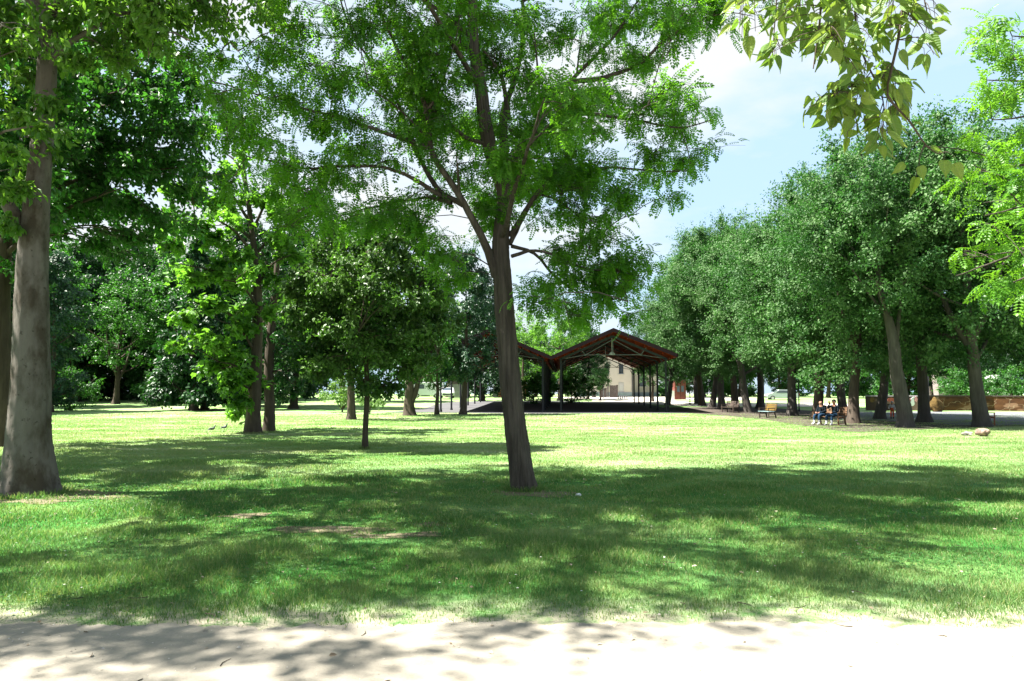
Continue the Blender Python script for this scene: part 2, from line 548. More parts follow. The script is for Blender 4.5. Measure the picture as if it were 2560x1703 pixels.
# ------------------------------------------------------------------ generic trees (prototypes)
def proto(seed, h, cr, cb, tr, leafm, barkm, sp, nclump, nt, nl, shape='round', lean=(0, 0), nlimb=6, fork=None, crad=1.0, flat=0.75):
    """a tree in local coordinates: h height, cr crown radius, cb crown base height, tr trunk radius"""
    rng = np.random.default_rng(seed)
    parts = []
    top = h * 0.80
    k = 7
    z = np.linspace(-0.05, top, k)
    wob = np.cumsum(rng.normal(size=(k, 2)) * 0.06 * h / 10, 0)
    pts = np.stack([lean[0] * z / top + wob[:, 0] * (z > 0.1), lean[1] * z / top + wob[:, 1] * (z > 0.1), z], -1)
    rad = tr * np.interp(z / top, [0, 0.15, 0.5, 1], [1.15, 0.9, 0.62, 0.12])
    tp, trd = smooth_line(pts, rad, 26)
    parts.append(tube(tp, trd, 14, 0.05, seed, 0.55))
    nodes = [p for p in tp if p[2] > cb * 0.8]
    cz = (cb + h) / 2; hz = (h - cb) / 2
    limbs = []
    if fork:
        for i, (fh, dx, dy, fl) in enumerate(fork):
            j = np.argmin(abs(tp[:, 2] - fh)); s = tp[j]
            e = s + np.array([dx, dy, fl]); mid = s + np.array([dx * 0.62, dy * 0.62, fl * 0.42])
            lp, lr = smooth_line([s, mid, e], [trd[j] * 0.75, trd[j] * 0.5, 0.03], 14)
            parts.append(tube(lp, lr, 9, 0.04, seed + i)); nodes += list(lp[4:])
    for i in range(nlimb):
        f = rng.uniform(0.05, 0.62); s0 = cb * 0.85 + f * (top - cb * 0.85)
        j = np.argmin(abs(tp[:, 2] - s0)); s = tp[j]
        a = i * 2.4 + rng.uniform(-0.4, 0.4)
        ln = cr * rng.uniform(0.65, 0.95) * (1 - 0.45 * f)
        rise = ln * rng.uniform(0.35, 0.9)
        e = s + np.array([math.cos(a) * ln, math.sin(a) * ln, rise]); mid = s + np.array([math.cos(a) * ln * 0.5, math.sin(a) * ln * 0.5, rise * 0.35])
        lp, lr = smooth_line([s, mid, e], [trd[j] * 0.5, trd[j] * 0.3, 0.015], 10)
        parts.append(tube(lp, lr, 7, 0.03, seed + i)); nodes += list(lp[2:])
    nodes = np.array(nodes)
    C = Crown(seed + 100)
    for i in range(nclump):
        u = nrm(rng.normal(size=3)); rr = rng.random() ** 0.38
        if shape == 'cone':
            zt = rng.random() ** 1.25; a = rng.uniform(0, 6.28); w = cr * (1 - zt) ** 0.8 * rng.random() ** 0.4 + 0.15
            c = np.array([math.cos(a) * w, math.sin(a) * w, cb + zt * (h - cb)])
        elif shape == 'column':
            zt = rng.random(); a = rng.uniform(0, 6.28); w = cr * (math.sin(math.pi * min(1, 0.12 + zt * 0.86)) ** 0.5) * rng.random() ** 0.4
            c = np.array([math.cos(a) * w, math.sin(a) * w, cb + zt * (h - cb)])
        else:
            c = u * rr * np.array([cr, cr, hz]) + np.array([0, 0, cz])
            c[:2] *= 1 - 0.22 * max(0, (c[2] - cz) / hz)
        c[0] += lean[0] * c[2] / top; c[1] += lean[1] * c[2] / top
        d = np.linalg.norm(nodes - c, axis=1) + 0.6 * np.maximum(0, nodes[:, 2] - c[2])
        an = nodes[np.argmin(d)]
        q = crad * rng.uniform(0.7, 1.3)
        C.clump(an, c, (q, q, q * flat), nt, nl, sp)
    V, Fq = join(parts)
    tm = npmesh('trunk', V, Fq, [barkm], None, True)
    return dict(trunk=tm, crown=C.mesh('crown', leafm), arr=C.arrays(), tarr=(V, Fq))


def place(pr, name, label, xyz, sc=1.0, rz=0.0, group=None, cat='tree', szx=None):
    e = empty(name, xyz, label, cat, group, rz)
    e.scale = (sc if szx is None else szx, sc if szx is None else szx, sc)
    link('trunk', pr['trunk'], e); link('crown', pr['crown'], e)
    return e

# ================================================================== GROUND
def grid_mesh(name, xs, ys, zf, m):
    X, Y = np.meshgrid(xs, ys)
    V = np.stack([X.ravel(), Y.ravel(), zf(X, Y).ravel()], -1)
    nx = len(xs); i = np.arange(len(ys) - 1)[:, None] * nx + np.arange(nx - 1)[None]
    F_ = np.stack([i, i + 1, i + nx + 1, i + nx], -1).reshape(-1, 4)
    return npmesh(name, V, F_, [m], None, True)


xs = np.concatenate([-np.geomspace(60, 2500, 30)[::-1], np.arange(-58, 59, 2.0), np.geomspace(60, 2500, 30)])
ys = np.concatenate([np.arange(-40, 0, 4.0), np.arange(0, 60, 1.0), np.arange(60, 150, 2.0), np.geomspace(150, 3500, 30)])
tag(link('lawn', grid_mesh('lawn', xs, ys, lambda x, y: H(x, y), M_LAWN)), kind='structure')


def strip(name, A, B, n, m, off, mt, wob=0.0, seed=0):
    """ground sheet between two edge lines, draped over the park ground"""
    A, _ = smooth_line([(p[0], p[1], 0) for p in A], [1] * len(A), n)
    B, _ = smooth_line([(p[0], p[1], 0) for p in B], [1] * len(B), n)
    if wob > 0:
        rg = np.random.default_rng(seed)
        for E_ in (A, B):
            s = np.concatenate([[0], np.cumsum(np.linalg.norm(np.diff(E_, axis=0), axis=1))])
            w = sum(a * np.sin(s * f + rg.uniform(0, 6.28)) for a, f in ((0.45, 1.1), (0.3, 2.7), (0.3, 6.1), (0.25, 13.0), (0.15, 29.0)))
            E_[:, 1] += wob * (w + 0.25 * rg.normal(size=n))
    t = np.linspace(0, 1, m)[:, None, None]
    V = A[None] * (1 - t) + B[None] * t
    V[:, :, 2] = H(V[:, :, 0], V[:, :, 1]) + off
    i = np.arange(m - 1)[:, None] * n + np.arange(n - 1)[None]
    F_ = np.stack([i, i + 1, i + n + 1, i + n], -1).reshape(-1, 4)
    return tag(link(name, npmesh(name, V.reshape(-1, 3), F_, [mt], None, True)), kind='structure')


PATH_EDGE = 5.22
strip('path', [(-30, -14), (30, -14)], [(-30, PATH_EDGE), (0, PATH_EDGE + 0.03), (30, PATH_EDGE - 0.05)], 1500, 14, 0.010, M_PATH, 0.085, 4)
g = lambda px, py: tuple(G(px, py)[:2])
# bare earth under the grove
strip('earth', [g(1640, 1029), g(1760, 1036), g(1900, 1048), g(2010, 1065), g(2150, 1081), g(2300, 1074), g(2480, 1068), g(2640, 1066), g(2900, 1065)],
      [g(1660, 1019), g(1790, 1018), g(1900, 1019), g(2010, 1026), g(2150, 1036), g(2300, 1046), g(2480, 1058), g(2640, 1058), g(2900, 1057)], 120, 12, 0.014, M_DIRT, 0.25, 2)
# asphalt road on the right and the pale track behind the grove
strip('road', [g(2085, 1050), g(2200, 1052), g(2300, 1056), g(2420, 1064), g(2560, 1063), g(2800, 1062)],
      [g(2060, 1030), g(2200, 1031), g(2300, 1029), g(2420, 1031), g(2560, 1033), g(2800, 1036)], 60, 10, 0.018, M_ASPH, 0.1, 3)
strip('track', [g(1480, 1003.5), g(1560, 1005), g(1660, 1013), g(1750, 1016), g(1900, 1017), g(2060, 1018), g(2150, 1019.5)],
      [g(1480, 997), g(1560, 998), g(1660, 1001), g(1750, 1007), g(1900, 1009), g(2060, 1010), g(2150, 1011)], 60, 8, 0.022, M_SAND, 0.15, 5)
strip('forecourt', [(8, 103), (16, 101), (24, 100), (33, 97)], [(6, 117), (16, 118), (24, 118), (36, 117)], 30, 8, 0.03, M_SAND)

# ------------------------------------------------------------------ grass
SPOTS = [(1335, 1234, .55, .22), (200, 1238, .8, .20), (60, 1255, .6, .12), (830, 1326, .55, .14), (1080, 1312, .25, .07), (1010, 1340, .4, .09), (620, 1290, .3, .07)]
def blades(name, y0, y1, dens0, dens1, h0, h1, w0, w1, seed):
    rg = np.random.default_rng(seed)
    mg = 4.0          # the turf runs on past the sides of the view
    area = 0.75 * (y1 * y1 - y0 * y0) + 2 * mg * (y1 - y0)
    n = int(area * max(dens0, dens1))
    yy = np.linspace(y0, y1, 200); cs = .75 * (yy * yy - y0 * y0) + 2 * mg * (yy - y0)
    y = np.interp(rg.uniform(0, cs[-1], n), cs, yy); x = rg.uniform(-1, 1, n) * (.75 * y + mg)
    f = (y - y0) / (y1 - y0)
    keep = rg.random(n) < (dens0 + (dens1 - dens0) * f) / max(dens0, dens1)
    # thin and ragged towards the path, tufts elsewhere
    tuft = 0.5 + 0.5 * np.sin(x * 2.1 + 1.3 * np.sin(y * 1.7)) * np.sin(y * 2.6 + 1.1 * np.sin(x * 1.3))
    ed = (y - PATH_EDGE - 0.02 - 0.10 * np.sin(x * 1.1) - 0.07 * np.sin(x * 3.1 + 1) - 0.05 * np.sin(x * 7.3))
    keep &= rg.random(n) < np.clip(ed / 0.55 + 0.02, 0, 1) * (0.55 + 0.45 * tuft)
    for a, b, rx, ry in SPOTS:
        c = G(a, b); q = ((x - c[0]) / rx) ** 2 + ((y - c[1]) / (ry * 2.2)) ** 2
        keep &= ~((q < 1.1) & (rg.random(n) < .70 * np.clip(1.25 - q, 0, 1)))
    x = x[keep]; y = y[keep]; f = f[keep]; tuft = tuft[keep]; ed = ed[keep]; n = len(x)
    tall = np.sin(x * .9 + 2 * np.sin(y * .6)) * np.sin(y * 1.3 + 1.5 * np.sin(x * .7)); tall = 0.78 + .75 * np.clip(tall - .25, 0, 1)
    h = (h0 + (h1 - h0) * f) * tall * rg.uniform(0.5, 1.25, n) * (0.6 + 0.7 * tuft) * np.clip(0.45 + ed / 1.2, 0.45, 1.0)
    w = (w0 + (w1 - w0) * f) * rg.uniform(0.7, 1.3, n)
    a = rg.uniform(0, 6.28, n); la = rg.uniform(0, 6.28, n); ln = h * rg.uniform(0.1, 0.85, n)
    b = np.stack([x, y, H(x, y) - 0.004], -1)
    s = np.stack([np.cos(a), np.sin(a), 0 * a], -1) * w[:, None] * 0.5
    lean = np.stack([np.cos(la) * ln, np.sin(la) * ln, h], -1)
    V = np.stack([b - s, b + s, b + s * 0.75 + lean * np.array([0.38, 0.38, 0.6]), b - s * 0.75 + lean * np.array([0.38, 0.38, 0.6]), b + lean + s * 0.1, b + lean - s * 0.1], 1)
    o = (np.arange(n) * 6)[:, None]
    F_ = np.concatenate([o + np.array([0, 1, 2, 3]), o + np.array([3, 2, 4, 5])])
    return V.reshape(-1, 3), F_, np.repeat(rg.random(n), 6)


sets = [blades('a', 5.15, 9.0, 5200, 3000, 0.060, 0.062, 0.0050, 0.006, 1),
        blades('b', 9.0, 16.0, 2000, 850, 0.055, 0.055, 0.009, 0.014, 2),
        blades('c', 16.0, 32.0, 850, 320, 0.045, 0.045, 0.014, 0.024, 3),
        blades('d', 32.0, 62.0, 230, 2, 0.045, 0.045, 0.028, 0.05, 4)]
def collar(px, py, r, n, seed):
    """longer uncut grass round a trunk base"""
    rg = np.random.default_rng(seed); c = G(px, py)
    t = rg.uniform(0, 6.28, n); q = r * (.95 + .55 * rg.random(n) ** 1.6)
    x = c[0] + q * np.cos(t); y = c[1] + q * np.sin(t); h = rg.uniform(.05, .14, n) * (1.4 - .5 * q / r); a = rg.uniform(0, 6.28, n); w = rg.uniform(.006, .011, n)
    b = np.stack([x, y, H(x, y) - .004], -1); s = np.stack([np.cos(a), np.sin(a), 0 * a], -1) * w[:, None] * .5
    la = t + rg.normal(size=n) * .8; ln = h * rg.uniform(.1, .8, n); lean = np.stack([np.cos(la) * ln, np.sin(la) * ln, h], -1); k = np.array([.38, .38, .6])
    V = np.stack([b - s, b + s, b + s * .75 + lean * k, b - s * .75 + lean * k, b + lean + s * .1, b + lean - s * .1], 1)
    o = (np.arange(n) * 6)[:, None]
    return V.reshape(-1, 3), np.concatenate([o + np.array([0, 1, 2, 3]), o + np.array([3, 2, 4, 5])]), np.repeat(rg.random(n), 6)


for k_, (a, b, r, n) in enumerate([(1310, 1226, .27, 900), (70, 1237, .50, 1300), (632, 1084, .42, 700), (673, 1081, .32, 500), (912, 1123, .11, 260)]): sets.append(collar(a, b, r, n, 60 + k_))
GV = []; GF = []; GR = []; nn = 0
for v, f_, r_ in sets:
    GV.append(v); GF.append(f_ + nn); GR.append(r_); nn += len(v)
tag(link('grass', npmesh('grass', np.concatenate(GV), np.concatenate(GF), [M_BLADE], None, False, np.concatenate(GR))),
    'short green lawn grass growing between the gravel path and the trees', 'grass', kind='stuff')

sv = []; sf = []; k = 0
for a, b, rx, ry in SPOTS:
    c = G(a, b); m_ = 28; an = np.linspace(0, 6.283, m_, endpoint=False)
    rgs = np.random.default_rng(int(a)); q = 1 + .3 * np.sin(2 * an + rgs.uniform(0, 6)) + .2 * np.sin(5 * an + rgs.uniform(0, 6)) + .12 * rgs.normal(size=m_)
    x = np.concatenate([[c[0]], c[0] + rx * q * np.cos(an)]); y = np.concatenate([[c[1]], c[1] + ry * 2.2 * q * np.sin(an)])
    sv.append(np.stack([x, y, H(x, y) + .006], -1)); sf += [[k, k + 1 + i, k + 1 + (i + 1) % m_] for i in range(m_)]; k += m_ + 1
M_SOIL = ground_mat('dry trodden soil', (0.10, 0.095, 0.055), (0.20, 0.165, 0.11), 2.5, 35, 0.6, (0.10, 0.11, 0.05))
tag(link('bare_soil', npmesh('bare_soil', np.concatenate(sv), np.array(sf), [M_SOIL], None, True)), kind='structure')

# dry leaves and bits of bark lying in the grass and on the path
rg = np.random.default_rng(11)
n = 420
y = np.sqrt(rg.uniform(4.2 ** 2, 15 ** 2, n)); x = rg.uniform(-0.72, 0.72, n) * y
pos = np.stack([x, y, H(x, y) + np.where(y > PATH_EDGE + 0.3, 0.035, 0.016)], -1)
C = Crown(5)
C.leaf_set(pos, np.stack([rg.normal(size=n), rg.normal(size=n), 0.15 * rg.normal(size=n)], -1), np.array([0, 0, 1.0]) + 0.35 * rg.normal(size=(n, 3)), rg.uniform(0.018, 0.05, n), T_fold(0.3, 0.1), rg.random(n))
M_LITTER = leaf_mat('dry leaf litter', (0.16, 0.115, 0.07), (0.42, 0.37, 0.29), (0.2, 0.15, 0.08), 0.15, 0.8, 0.1)
tag(link('fallen_leaves', C.mesh('fallen_leaves', M_LITTER)), 'dry curled leaves scattered over the grass and the path', 'leaves', kind='stuff')
# clover and daisies growing through the near grass
n = 5200; cx = rg.uniform(-9, 9, 26); cy = rg.uniform(5.8, 14, 26); k = rg.integers(0, 26, n)
x = cx[k] + rg.normal(size=n) * .42; y = cy[k] + rg.normal(size=n) * .32
m_ = (y > PATH_EDGE + .25) & (np.abs(x) < .75 * y); x = x[m_]; y = y[m_]; n = len(x)
C = Crown(6)
for q in range(3):
    a = rg.uniform(0, 6.28, n) + q * 2.09
    C.leaf_set(np.stack([x, y, H(x, y) + .045 + 0 * x], -1), np.stack([np.cos(a), np.sin(a), .15 + 0 * a], -1), np.array([0, 0, 1.0]) + .3 * rg.normal(size=(n, 3)), rg.uniform(.014, .026, n), T_lobed(.1), rg.random(n))
M_CLOV = leaf_mat('clover leaf', (.020, .085, .014), (.055, .150, .030), (.08, .28, .03), .3)
tag(link('clover', C.mesh('clover', M_CLOV)), 'dark clover patches growing in the near lawn', 'clover', kind='stuff')
n = 170; y = np.sqrt(rg.uniform(5.7 ** 2, 17 ** 2, n)); x = rg.uniform(-.73, .73, n) * y
C = Crown(8)
for q in range(6):
    a = q * 1.047 + 0 * x
    C.leaf_set(np.stack([x, y, H(x, y) + .062], -1), np.stack([np.cos(a), np.sin(a), .12 + 0 * a], -1), np.tile([0, 0, 1.0], (n, 1)), np.full(n, .011) * rg.uniform(.8, 1.3, n), T_quad(.3), rg.random(n))
M_DAISY = leaf_mat('white petal', (.55, .53, .50), (.72, .70, .68), (.4, .4, .38), .2, .7, .2)
tag(link('daisies', C.mesh('daisies', M_DAISY)), 'tiny white daisies dotted over the near lawn', 'flowers', kind='stuff')
# short broken twigs on the path and the grass
C = Crown(9); n = 60
y = np.sqrt(rg.uniform(4.15 ** 2, 9 ** 2, n)); x = rg.uniform(-.7, .7, n) * y; a = rg.uniform(0, 6.28, n); L = rg.uniform(.03, .16, n)
z = H(x, y) + np.where(y > PATH_EDGE, .05, .014)
e0 = np.stack([x, y, z], -1); dv = np.stack([np.cos(a) * L, np.sin(a) * L, 0 * a], -1); sdv = np.stack([-np.sin(a), np.cos(a), 0 * a], -1) * (L * .12)[:, None]
C.tubes(np.stack([e0, e0 + dv * .4 + sdv, e0 + dv * .7 + sdv * .6, e0 + dv], 1), np.tile([.0035, .003, .0025, .0015], (n, 1)))
tag(link('fallen_twigs', C.mesh('fallen_twigs', M_TWIG)), 'thin broken twigs lying on the path and in the grass', 'twigs', kind='stuff')
# gravel grains on the path
n = 2600
y = np.sqrt(rg.uniform(3.9 ** 2, 5.7 ** 2, n)); x = rg.uniform(-0.72, 0.72, n) * y
keepg = rg.random(n) < np.clip(1.15 - np.abs(y - 5.2) * 0.9, 0.2, 1); x = x[keepg]; y = y[keepg]; n = len(x)
oc = np.array([[1, 0, 0], [0, 1, 0], [-1, 0, 0], [0, -1, 0], [0, 0, .7], [0, 0, -.7]], float)
of = np.array([[0, 1, 4, 4], [1, 2, 4, 4], [2, 3, 4, 4], [3, 0, 4, 4]])[:, :3]
V = np.stack([x, y, H(x, y) + 0.012], -1)[:, None] + oc[None] * (rg.gamma(2.0, 0.0014, n)[:, None, None]) * rg.uniform(0.6, 1.4, (n, 6, 1))
M_STONE = leaf_mat('gravel grain', (0.20, 0.175, 0.14), (0.46, 0.43, 0.38), (0.1, 0.1, 0.1), 0.02, 0.9, 0.2)
tag(link('gravel', npmesh('gravel', V.reshape(-1, 3), (of[None] + (np.arange(n) * 6)[:, None, None]).reshape(-1, 3), [M_STONE], None, False, np.repeat(rg.random(n), 6))),
    'small loose gravel stones along the lawn edge of the path', 'gravel', kind='stuff')

# ================================================================== HERO TREES
def hero(name, label, trunk, limbs, extra, sp, leafm, barkm, seed, twig_step=0.5, crad=(0.7, 0.7, 0.36), nt=8, nl=7, side=2, sides=26, rough=0.06, flare=0.35, limb_from=0.25, group=None, ridge=0.0):
    """trunk, limbs: lists of (xyz, radius). Clumps of leafy twigs are grown along every limb and its side branches"""
    rng = np.random.default_rng(seed)
    base = np.array(trunk[0][0], float); base[2] = float(H(base[0], base[1])) - 0.02
    e = empty(name, base, label, 'tree', group)
    C = Crown(seed)
    ln = sum(np.linalg.norm(np.array(trunk[i + 1][0]) - np.array(trunk[i][0])) for i in range(len(trunk) - 1))
    tp, tr = smooth_line([t[0] for t in trunk], [t[1] for t in trunk], int(max(30, ln * (22 if ridge else 9))))
    tp[0] = tp[0] - np.array([0, 0, 0.06])
    V, F_ = tube(tp, tr, sides, rough, seed, flare, ridge)
    link('trunk', npmesh('trunk', V - base, F_, [barkm], None, True), e)
    lines = []
    for i, L in enumerate(limbs):
        s = np.array([p[0] for p in L], float); r = [p[1] for p in L]
        ll = np.linalg.norm(np.diff(s, axis=0), axis=1).sum()
        q = int(max(10, ll * 7))
        lp, lr = smooth_line(s, r, q)
        wob = rng.normal(size=(q, 3)); wob = np.cumsum(wob, 0) * 0.006; wob -= np.linspace(0, 1, q)[:, None] * wob[-1]; lp = lp + wob
        V, F_ = tube(lp, lr, 10 if r[0] > 0.05 else 7, rough * 0.6, seed + i)
        parts = [(V, F_)]
        lines.append((lp, limb_from))
        for k in range(side * max(1, int(ll / 2.2))):
            j = int(rng.uniform(0.25, 0.85) * q); t = nrm(lp[min(j + 1, q - 1)] - lp[j])
            o = nrm(np.cross(t, rng.normal(size=3))); L2 = rng.uniform(0.7, 1.7) * min(1, ll / 3)
            d = nrm(t * 0.7 + o + np.array([0, 0, 0.25])) * L2
            sp_, sr_ = smooth_line([lp[j], lp[j] + d * 0.5 + np.array([0, 0, 0.05]), lp[j] + d + np.array([0, 0, -0.05])], [max(0.012, lr[j] * 0.5), max(0.009, lr[j] * 0.35), 0.005], 7)
            parts.append(tube(sp_, sr_, 6, 0.02, k)); lines.append((sp_, 0.2))
        V, F_ = join(parts)
        link('limb', npmesh('limb', V - base, F_, [barkm], None, True), e)
    nodes = np.concatenate([l[0] for l in lines] + [tp[len(tp) // 2:]])
    for lp, f0 in lines:
        s = np.concatenate([[0], np.cumsum(np.linalg.norm(np.diff(lp, axis=0), axis=1))])
        for q in np.arange(f0 * s[-1], s[-1] + 0.01, twig_step):
            if rng.random() < 0.12: continue
            p = np.array([np.interp(q, s, lp[:, k]) for k in range(3)])
            c = p + rng.normal(size=3) * np.array([0.35, 0.35, 0.16]) + np.array([0, 0, 0.10])
            sc = rng.uniform(0.75, 1.25)
            C.clump(p, c, np.array(crad) * sc, nt, nl, sp)
    for (c, rad, a, b) in extra:
        c = np.array(c, float)
        d = np.linalg.norm(nodes - c, axis=1) + 0.5 * np.maximum(0, nodes[:, 2] - c[2])
        C.clump(nodes[np.argmin(d)], c, rad, a, b, sp)
    link('crown', C.mesh('crown', leafm, barkm, base), e)
    return e, C.leaves


def pl(lst, d0, d1, r0, r1, py_bend=0):
    """limb through photo pixels, depth running from d0 to d1 and radius from r0 to r1"""
    n = len(lst); out = []
    for i, (a, b) in enumerate(lst):
        t = i / (n - 1)
        out.append((P(a, b, d0 + (d1 - d0) * t), r0 + (r1 - r0) * t ** 0.8))
    return out


PIN = [T_pinnate(6, 0.075, 0.24, 0.30), T_pinnate(7, 0.068, 0.21, 0.55), T_pinnate(5, 0.085, 0.26, 0.15)]
# --- the leaning locust in the middle
D = float(G(1310, 1226)[1])
tr_px = [(1310, 1226, .225), (1300, 1150, .198), (1287, 1050, .185), (1268, 850, .172), (1256, 700, .160), (1252, 620, .150), (1258, 540, .135), (1262, 480, .135),
         (1240, 420, .130), (1217, 330, .124), (1203, 230, .116), (1186, 130, .10), (1182, -30, .07), (1195, -230, .05), (1190, -420, .02)]
trunk = [(P(a, b, D), r) for a, b, r in tr_px]
lim = [
    pl([(1240, 690), (1218, 625), (1198, 582), (1150, 497), (1076, 378), (1058, 262), (1030, 190), (994, 132), (952, 40), (930, -60)], D, D - 1.3, .085, .012),
    pl([(1160, 512), (1105, 478), (1062, 410), (1032, 344), (990, 240), (957, 190), (890, 90), (845, -20), (800, -110)], D - .1, D + 1.4, .055, .010),
    pl([(1068, 368), (1020, 345), (983, 333), (887, 302), (784, 275), (690, 250), (600, 222), (520, 200)], D - .6, D - 1.9, .045, .008),
    pl([(1125, 505), (1060, 462), (1013, 436), (964, 417), (841, 413), (765, 421), (670, 405), (570, 380)], D - .1, D - .9, .045, .008),
    pl([(1130, 510), (1071, 497), (1000, 508), (925, 524), (820, 548), (730, 560)], D - .1, D + 1.0, .035, .006),
    pl([(1215, 360), (1165, 345), (1136, 321), (1100, 285), (1063, 262)], D, D - .8, .04, .02),
    pl([(1060, 285), (1090, 250), (1115, 180), (1136, 111), (1150, 40)], D - .8, D - 1.2, .025, .008),
    pl([(1258, 470), (1263, 380), (1262, 280), (1275, 240), (1290, 205), (1308, 134), (1313, 0), (1316, -140), (1330, -260)], D, D + 1.6, .095, .015),
    pl([(1270, 300), (1262, 230), (1250, 184), (1225, 150), (1205, 120)], D + .4, D + .1, .05, .02),
    pl([(1260, 500), (1300, 372), (1345, 310), (1384, 253), (1445, 187), (1521, 111), (1590, 10), (1640, -70)], D, D + 1.2, .085, .010),
    pl([(1262, 505), (1301, 395), (1340, 340), (1400, 300), (1468, 283), (1540, 292), (1613, 304), (1700, 318), (1780, 300)], D, D - 1.0, .065, .008),
    pl([(1430, 205), (1520, 190), (1602, 153), (1659, 100), (1720, 65), (1797, 27), (1850, 5)], D + .6, D + .3, .05, .008),
    pl([(1659, 100), (1690, 50), (1720, -20)], D + .3, D + .6, .025, .008),
    pl([(1275, 610), (1345, 486), (1399, 425), (1440, 350), (1500, 330)], D, D + 1.6, .045, .008),
    pl([(1275, 590), (1370, 455), (1460, 425), (1560, 420), (1660, 430), (1730, 420)], D, D + .5, .045, .006),
    pl([(1278, 640), (1330, 628), (1385, 640), (1460, 672), (1540, 680), (1600, 690)], D, D - .9, .035, .006),
    pl([(1278, 615), (1330, 630), (1385, 690), (1430, 722), (1480, 745), (1530, 770)], D, D + .9, .035, .006),
    pl([(1345, 486), (1390, 500), (1450, 545), (1520, 590), (1590, 625)], D + .3, D - .4, .025, .006),
    pl([(1310, 0), (1400, -60), (1500, -110), (1600, -170)], D + 1.2, D + 2.0, .05, .01),
    pl([(1190, 100), (1100, 30), (1000, -60), (900, -160)], D, D + .8, .05, .01),
    pl([(1180, -60), (1080, -160), (960, -260)], D, D - 1.0, .04, .01),
    pl([(1186, -80), (1260, -200), (1350, -330)], D, D - .6, .04, .01),
]
for i in range(7):      # limbs reaching towards and away from the path
    rgl = np.random.default_rng(40 + i)
    j = [(1252, 600), (1262, 480), (1217, 330), (1203, 230), (1186, 130), (1258, 540), (1182, -30), (1240, 420), (1190, -200)][i]
    s = P(j[0], j[1], D); sg = 1 if i % 3 else -1
    q = rgl.uniform(2.2, 3.6); dx = rgl.uniform(-1.6, 1.6)
    lim.append([(s, .05), (s + np.array([dx * .5, sg * q * .5, .7]), .035), (s + np.array([dx, sg * q, 1.2]), .008)])
extra = []
rge = np.random.default_rng(77)
def pad(px, py, d, rx, rz, a, b): extra.append((P(px, py, d), (rx, rx, rz), a, b))
for (a, b, w) in [(1690, 300, .8), (1640, 370, .8), (1560, 470, .8), (1480, 600, .6), (1570, 650, .6), (1430, 700, .6), (1360, 720, .5), (1330, 760, .4), (1520, 720, .5),
                  (1450, 780, .45), (1600, 150, .7), (1500, 240, .9), (1420, 250, .8), (1330, 330, .6), (1700, 400, .6), (1500, 60, .9), (1400, 90, .9), (1700, 40, .5),
                  (1120, 600, .6), (1060, 640, .6), (1020, 560, .5), (960, 560, .7), (1130, 690, .45), (860, 560, .6), (780, 470, .8), (700, 420, .8), (640, 340, .8), (600, 290, .7), (700, 240, .8), (760, 160, .8), (840, 200, .8),
                  (880, 60, .9), (980, 60, .8), (1060, 120, .7), (1130, 60, .7), (760, 60, .7), (660, 130, .6), (560, 240, .6), (540, 160, .5), (840, 370, .6), (1240, 40, .7), (1230, 560, .4), (1265, 400, .35), (1200, 520, .4)]:
    pad(a, b, D + rge.uniform(-2.2, 2.2), w, w * .34, int(14 * w + 3), 9)
for i in range(55):  # unseen clumps added above the frame to deepen shade on the lawn
    u = nrm(rge.normal(size=3)); c = P(1230, 0, D) + np.array([0, 0, 2.6]) + u * rge.random() ** .4 * np.array([4.2, 4.4, 2.0])
    if c[2] > 8.6: extra.append((c, (.8, .8, .3), 20, 9))
sp_loc = dict(T=PIN, br=.6, size=0.25, along=0.4, spread=0.6, droop=0.28, tilt=0.34, out=0.1, jit=0.04, twig=0.007, bow=0.10)
main, nl_main = hero('locust_tree', 'leaning brown locust tree standing alone in the middle of the lawn', trunk, lim, extra, sp_loc, L_LOCUST, M_BARK_LOCUST, 21,
                     twig_step=0.42, crad=(0.68, 0.68, 0.19), nt=7, nl=7, sides=96, ridge=.13, rough=0.04, flare=0.28)

# --- the grey plane tree at the left edge
D = float(G(70, 1237)[1])
tr_px = [(68, 1240, .440), (70, 1200, .385), (70, 1100, .318), (75, 1000, .285), (78, 900, .262), (80, 780, .245), (82, 650, .228), (88, 560, .205), (97, 450, .175), (107, 330, .158), (116, 200, .150), (121, 90, .135), (126, -60, .12), (130, -260, .09), (140, -500, .03)]
trunk = [(P(a, b, D), r) for a, b, r in tr_px]
lim = [
    pl([(85, 625), (45, 560), (15, 505), (-40, 420), (-120, 300), (-220, 160), (-320, 0)], D, D - .6, .15, .02),
    pl([(118, 170), (150, 130), (187, 101), (245, 65), (291, 42), (344, 40), (383, 54), (440, 84), (480, 104)], D, D - 1.0, .055, .012),
    pl([(344, 40), (366, 30), (386, 19), (430, -20)], D - .7, D - .9, .03, .01),
    pl([(-60, 190), (-10, 160), (0, 62), (35, 76)], D - 1, D - 1.5, .03, .01),
]
bs = lambda px, py: P(px, py, D)
for i, (px, py, dx, dy, dz) in enumerate([(121, 60, 2.5, -2.5, 2.2), (121, 40, -3.5, -2.8, 2.5), (126, -60, 3.5, 2.5, 2.5), (126, -90, -3.5, 3.0, 2.0), (128, -150, 4.2, -0.5, 2.0), (128, -190, -4.5, 0.3, 2.2), (130, -230, 1.0, -4.2, 1.8), (130, -260, 0.8, 4.2, 1.8), (135, -330, 2.8, -2.4, 1.5), (135, -370, -2.6, 2.2, 1.5), (126, 0, 2.0, -4.4, 1.2), (124, 20, -1.0, -4.8, 1.6)]):
    s = bs(px, py); v = np.array([dx, dy, dz])
    lim.append([(s, .075), (s + v * .5 + np.array([0, 0, .3]), .05), (s + v, .012)])
extra = []
rge = np.random.default_rng(5)
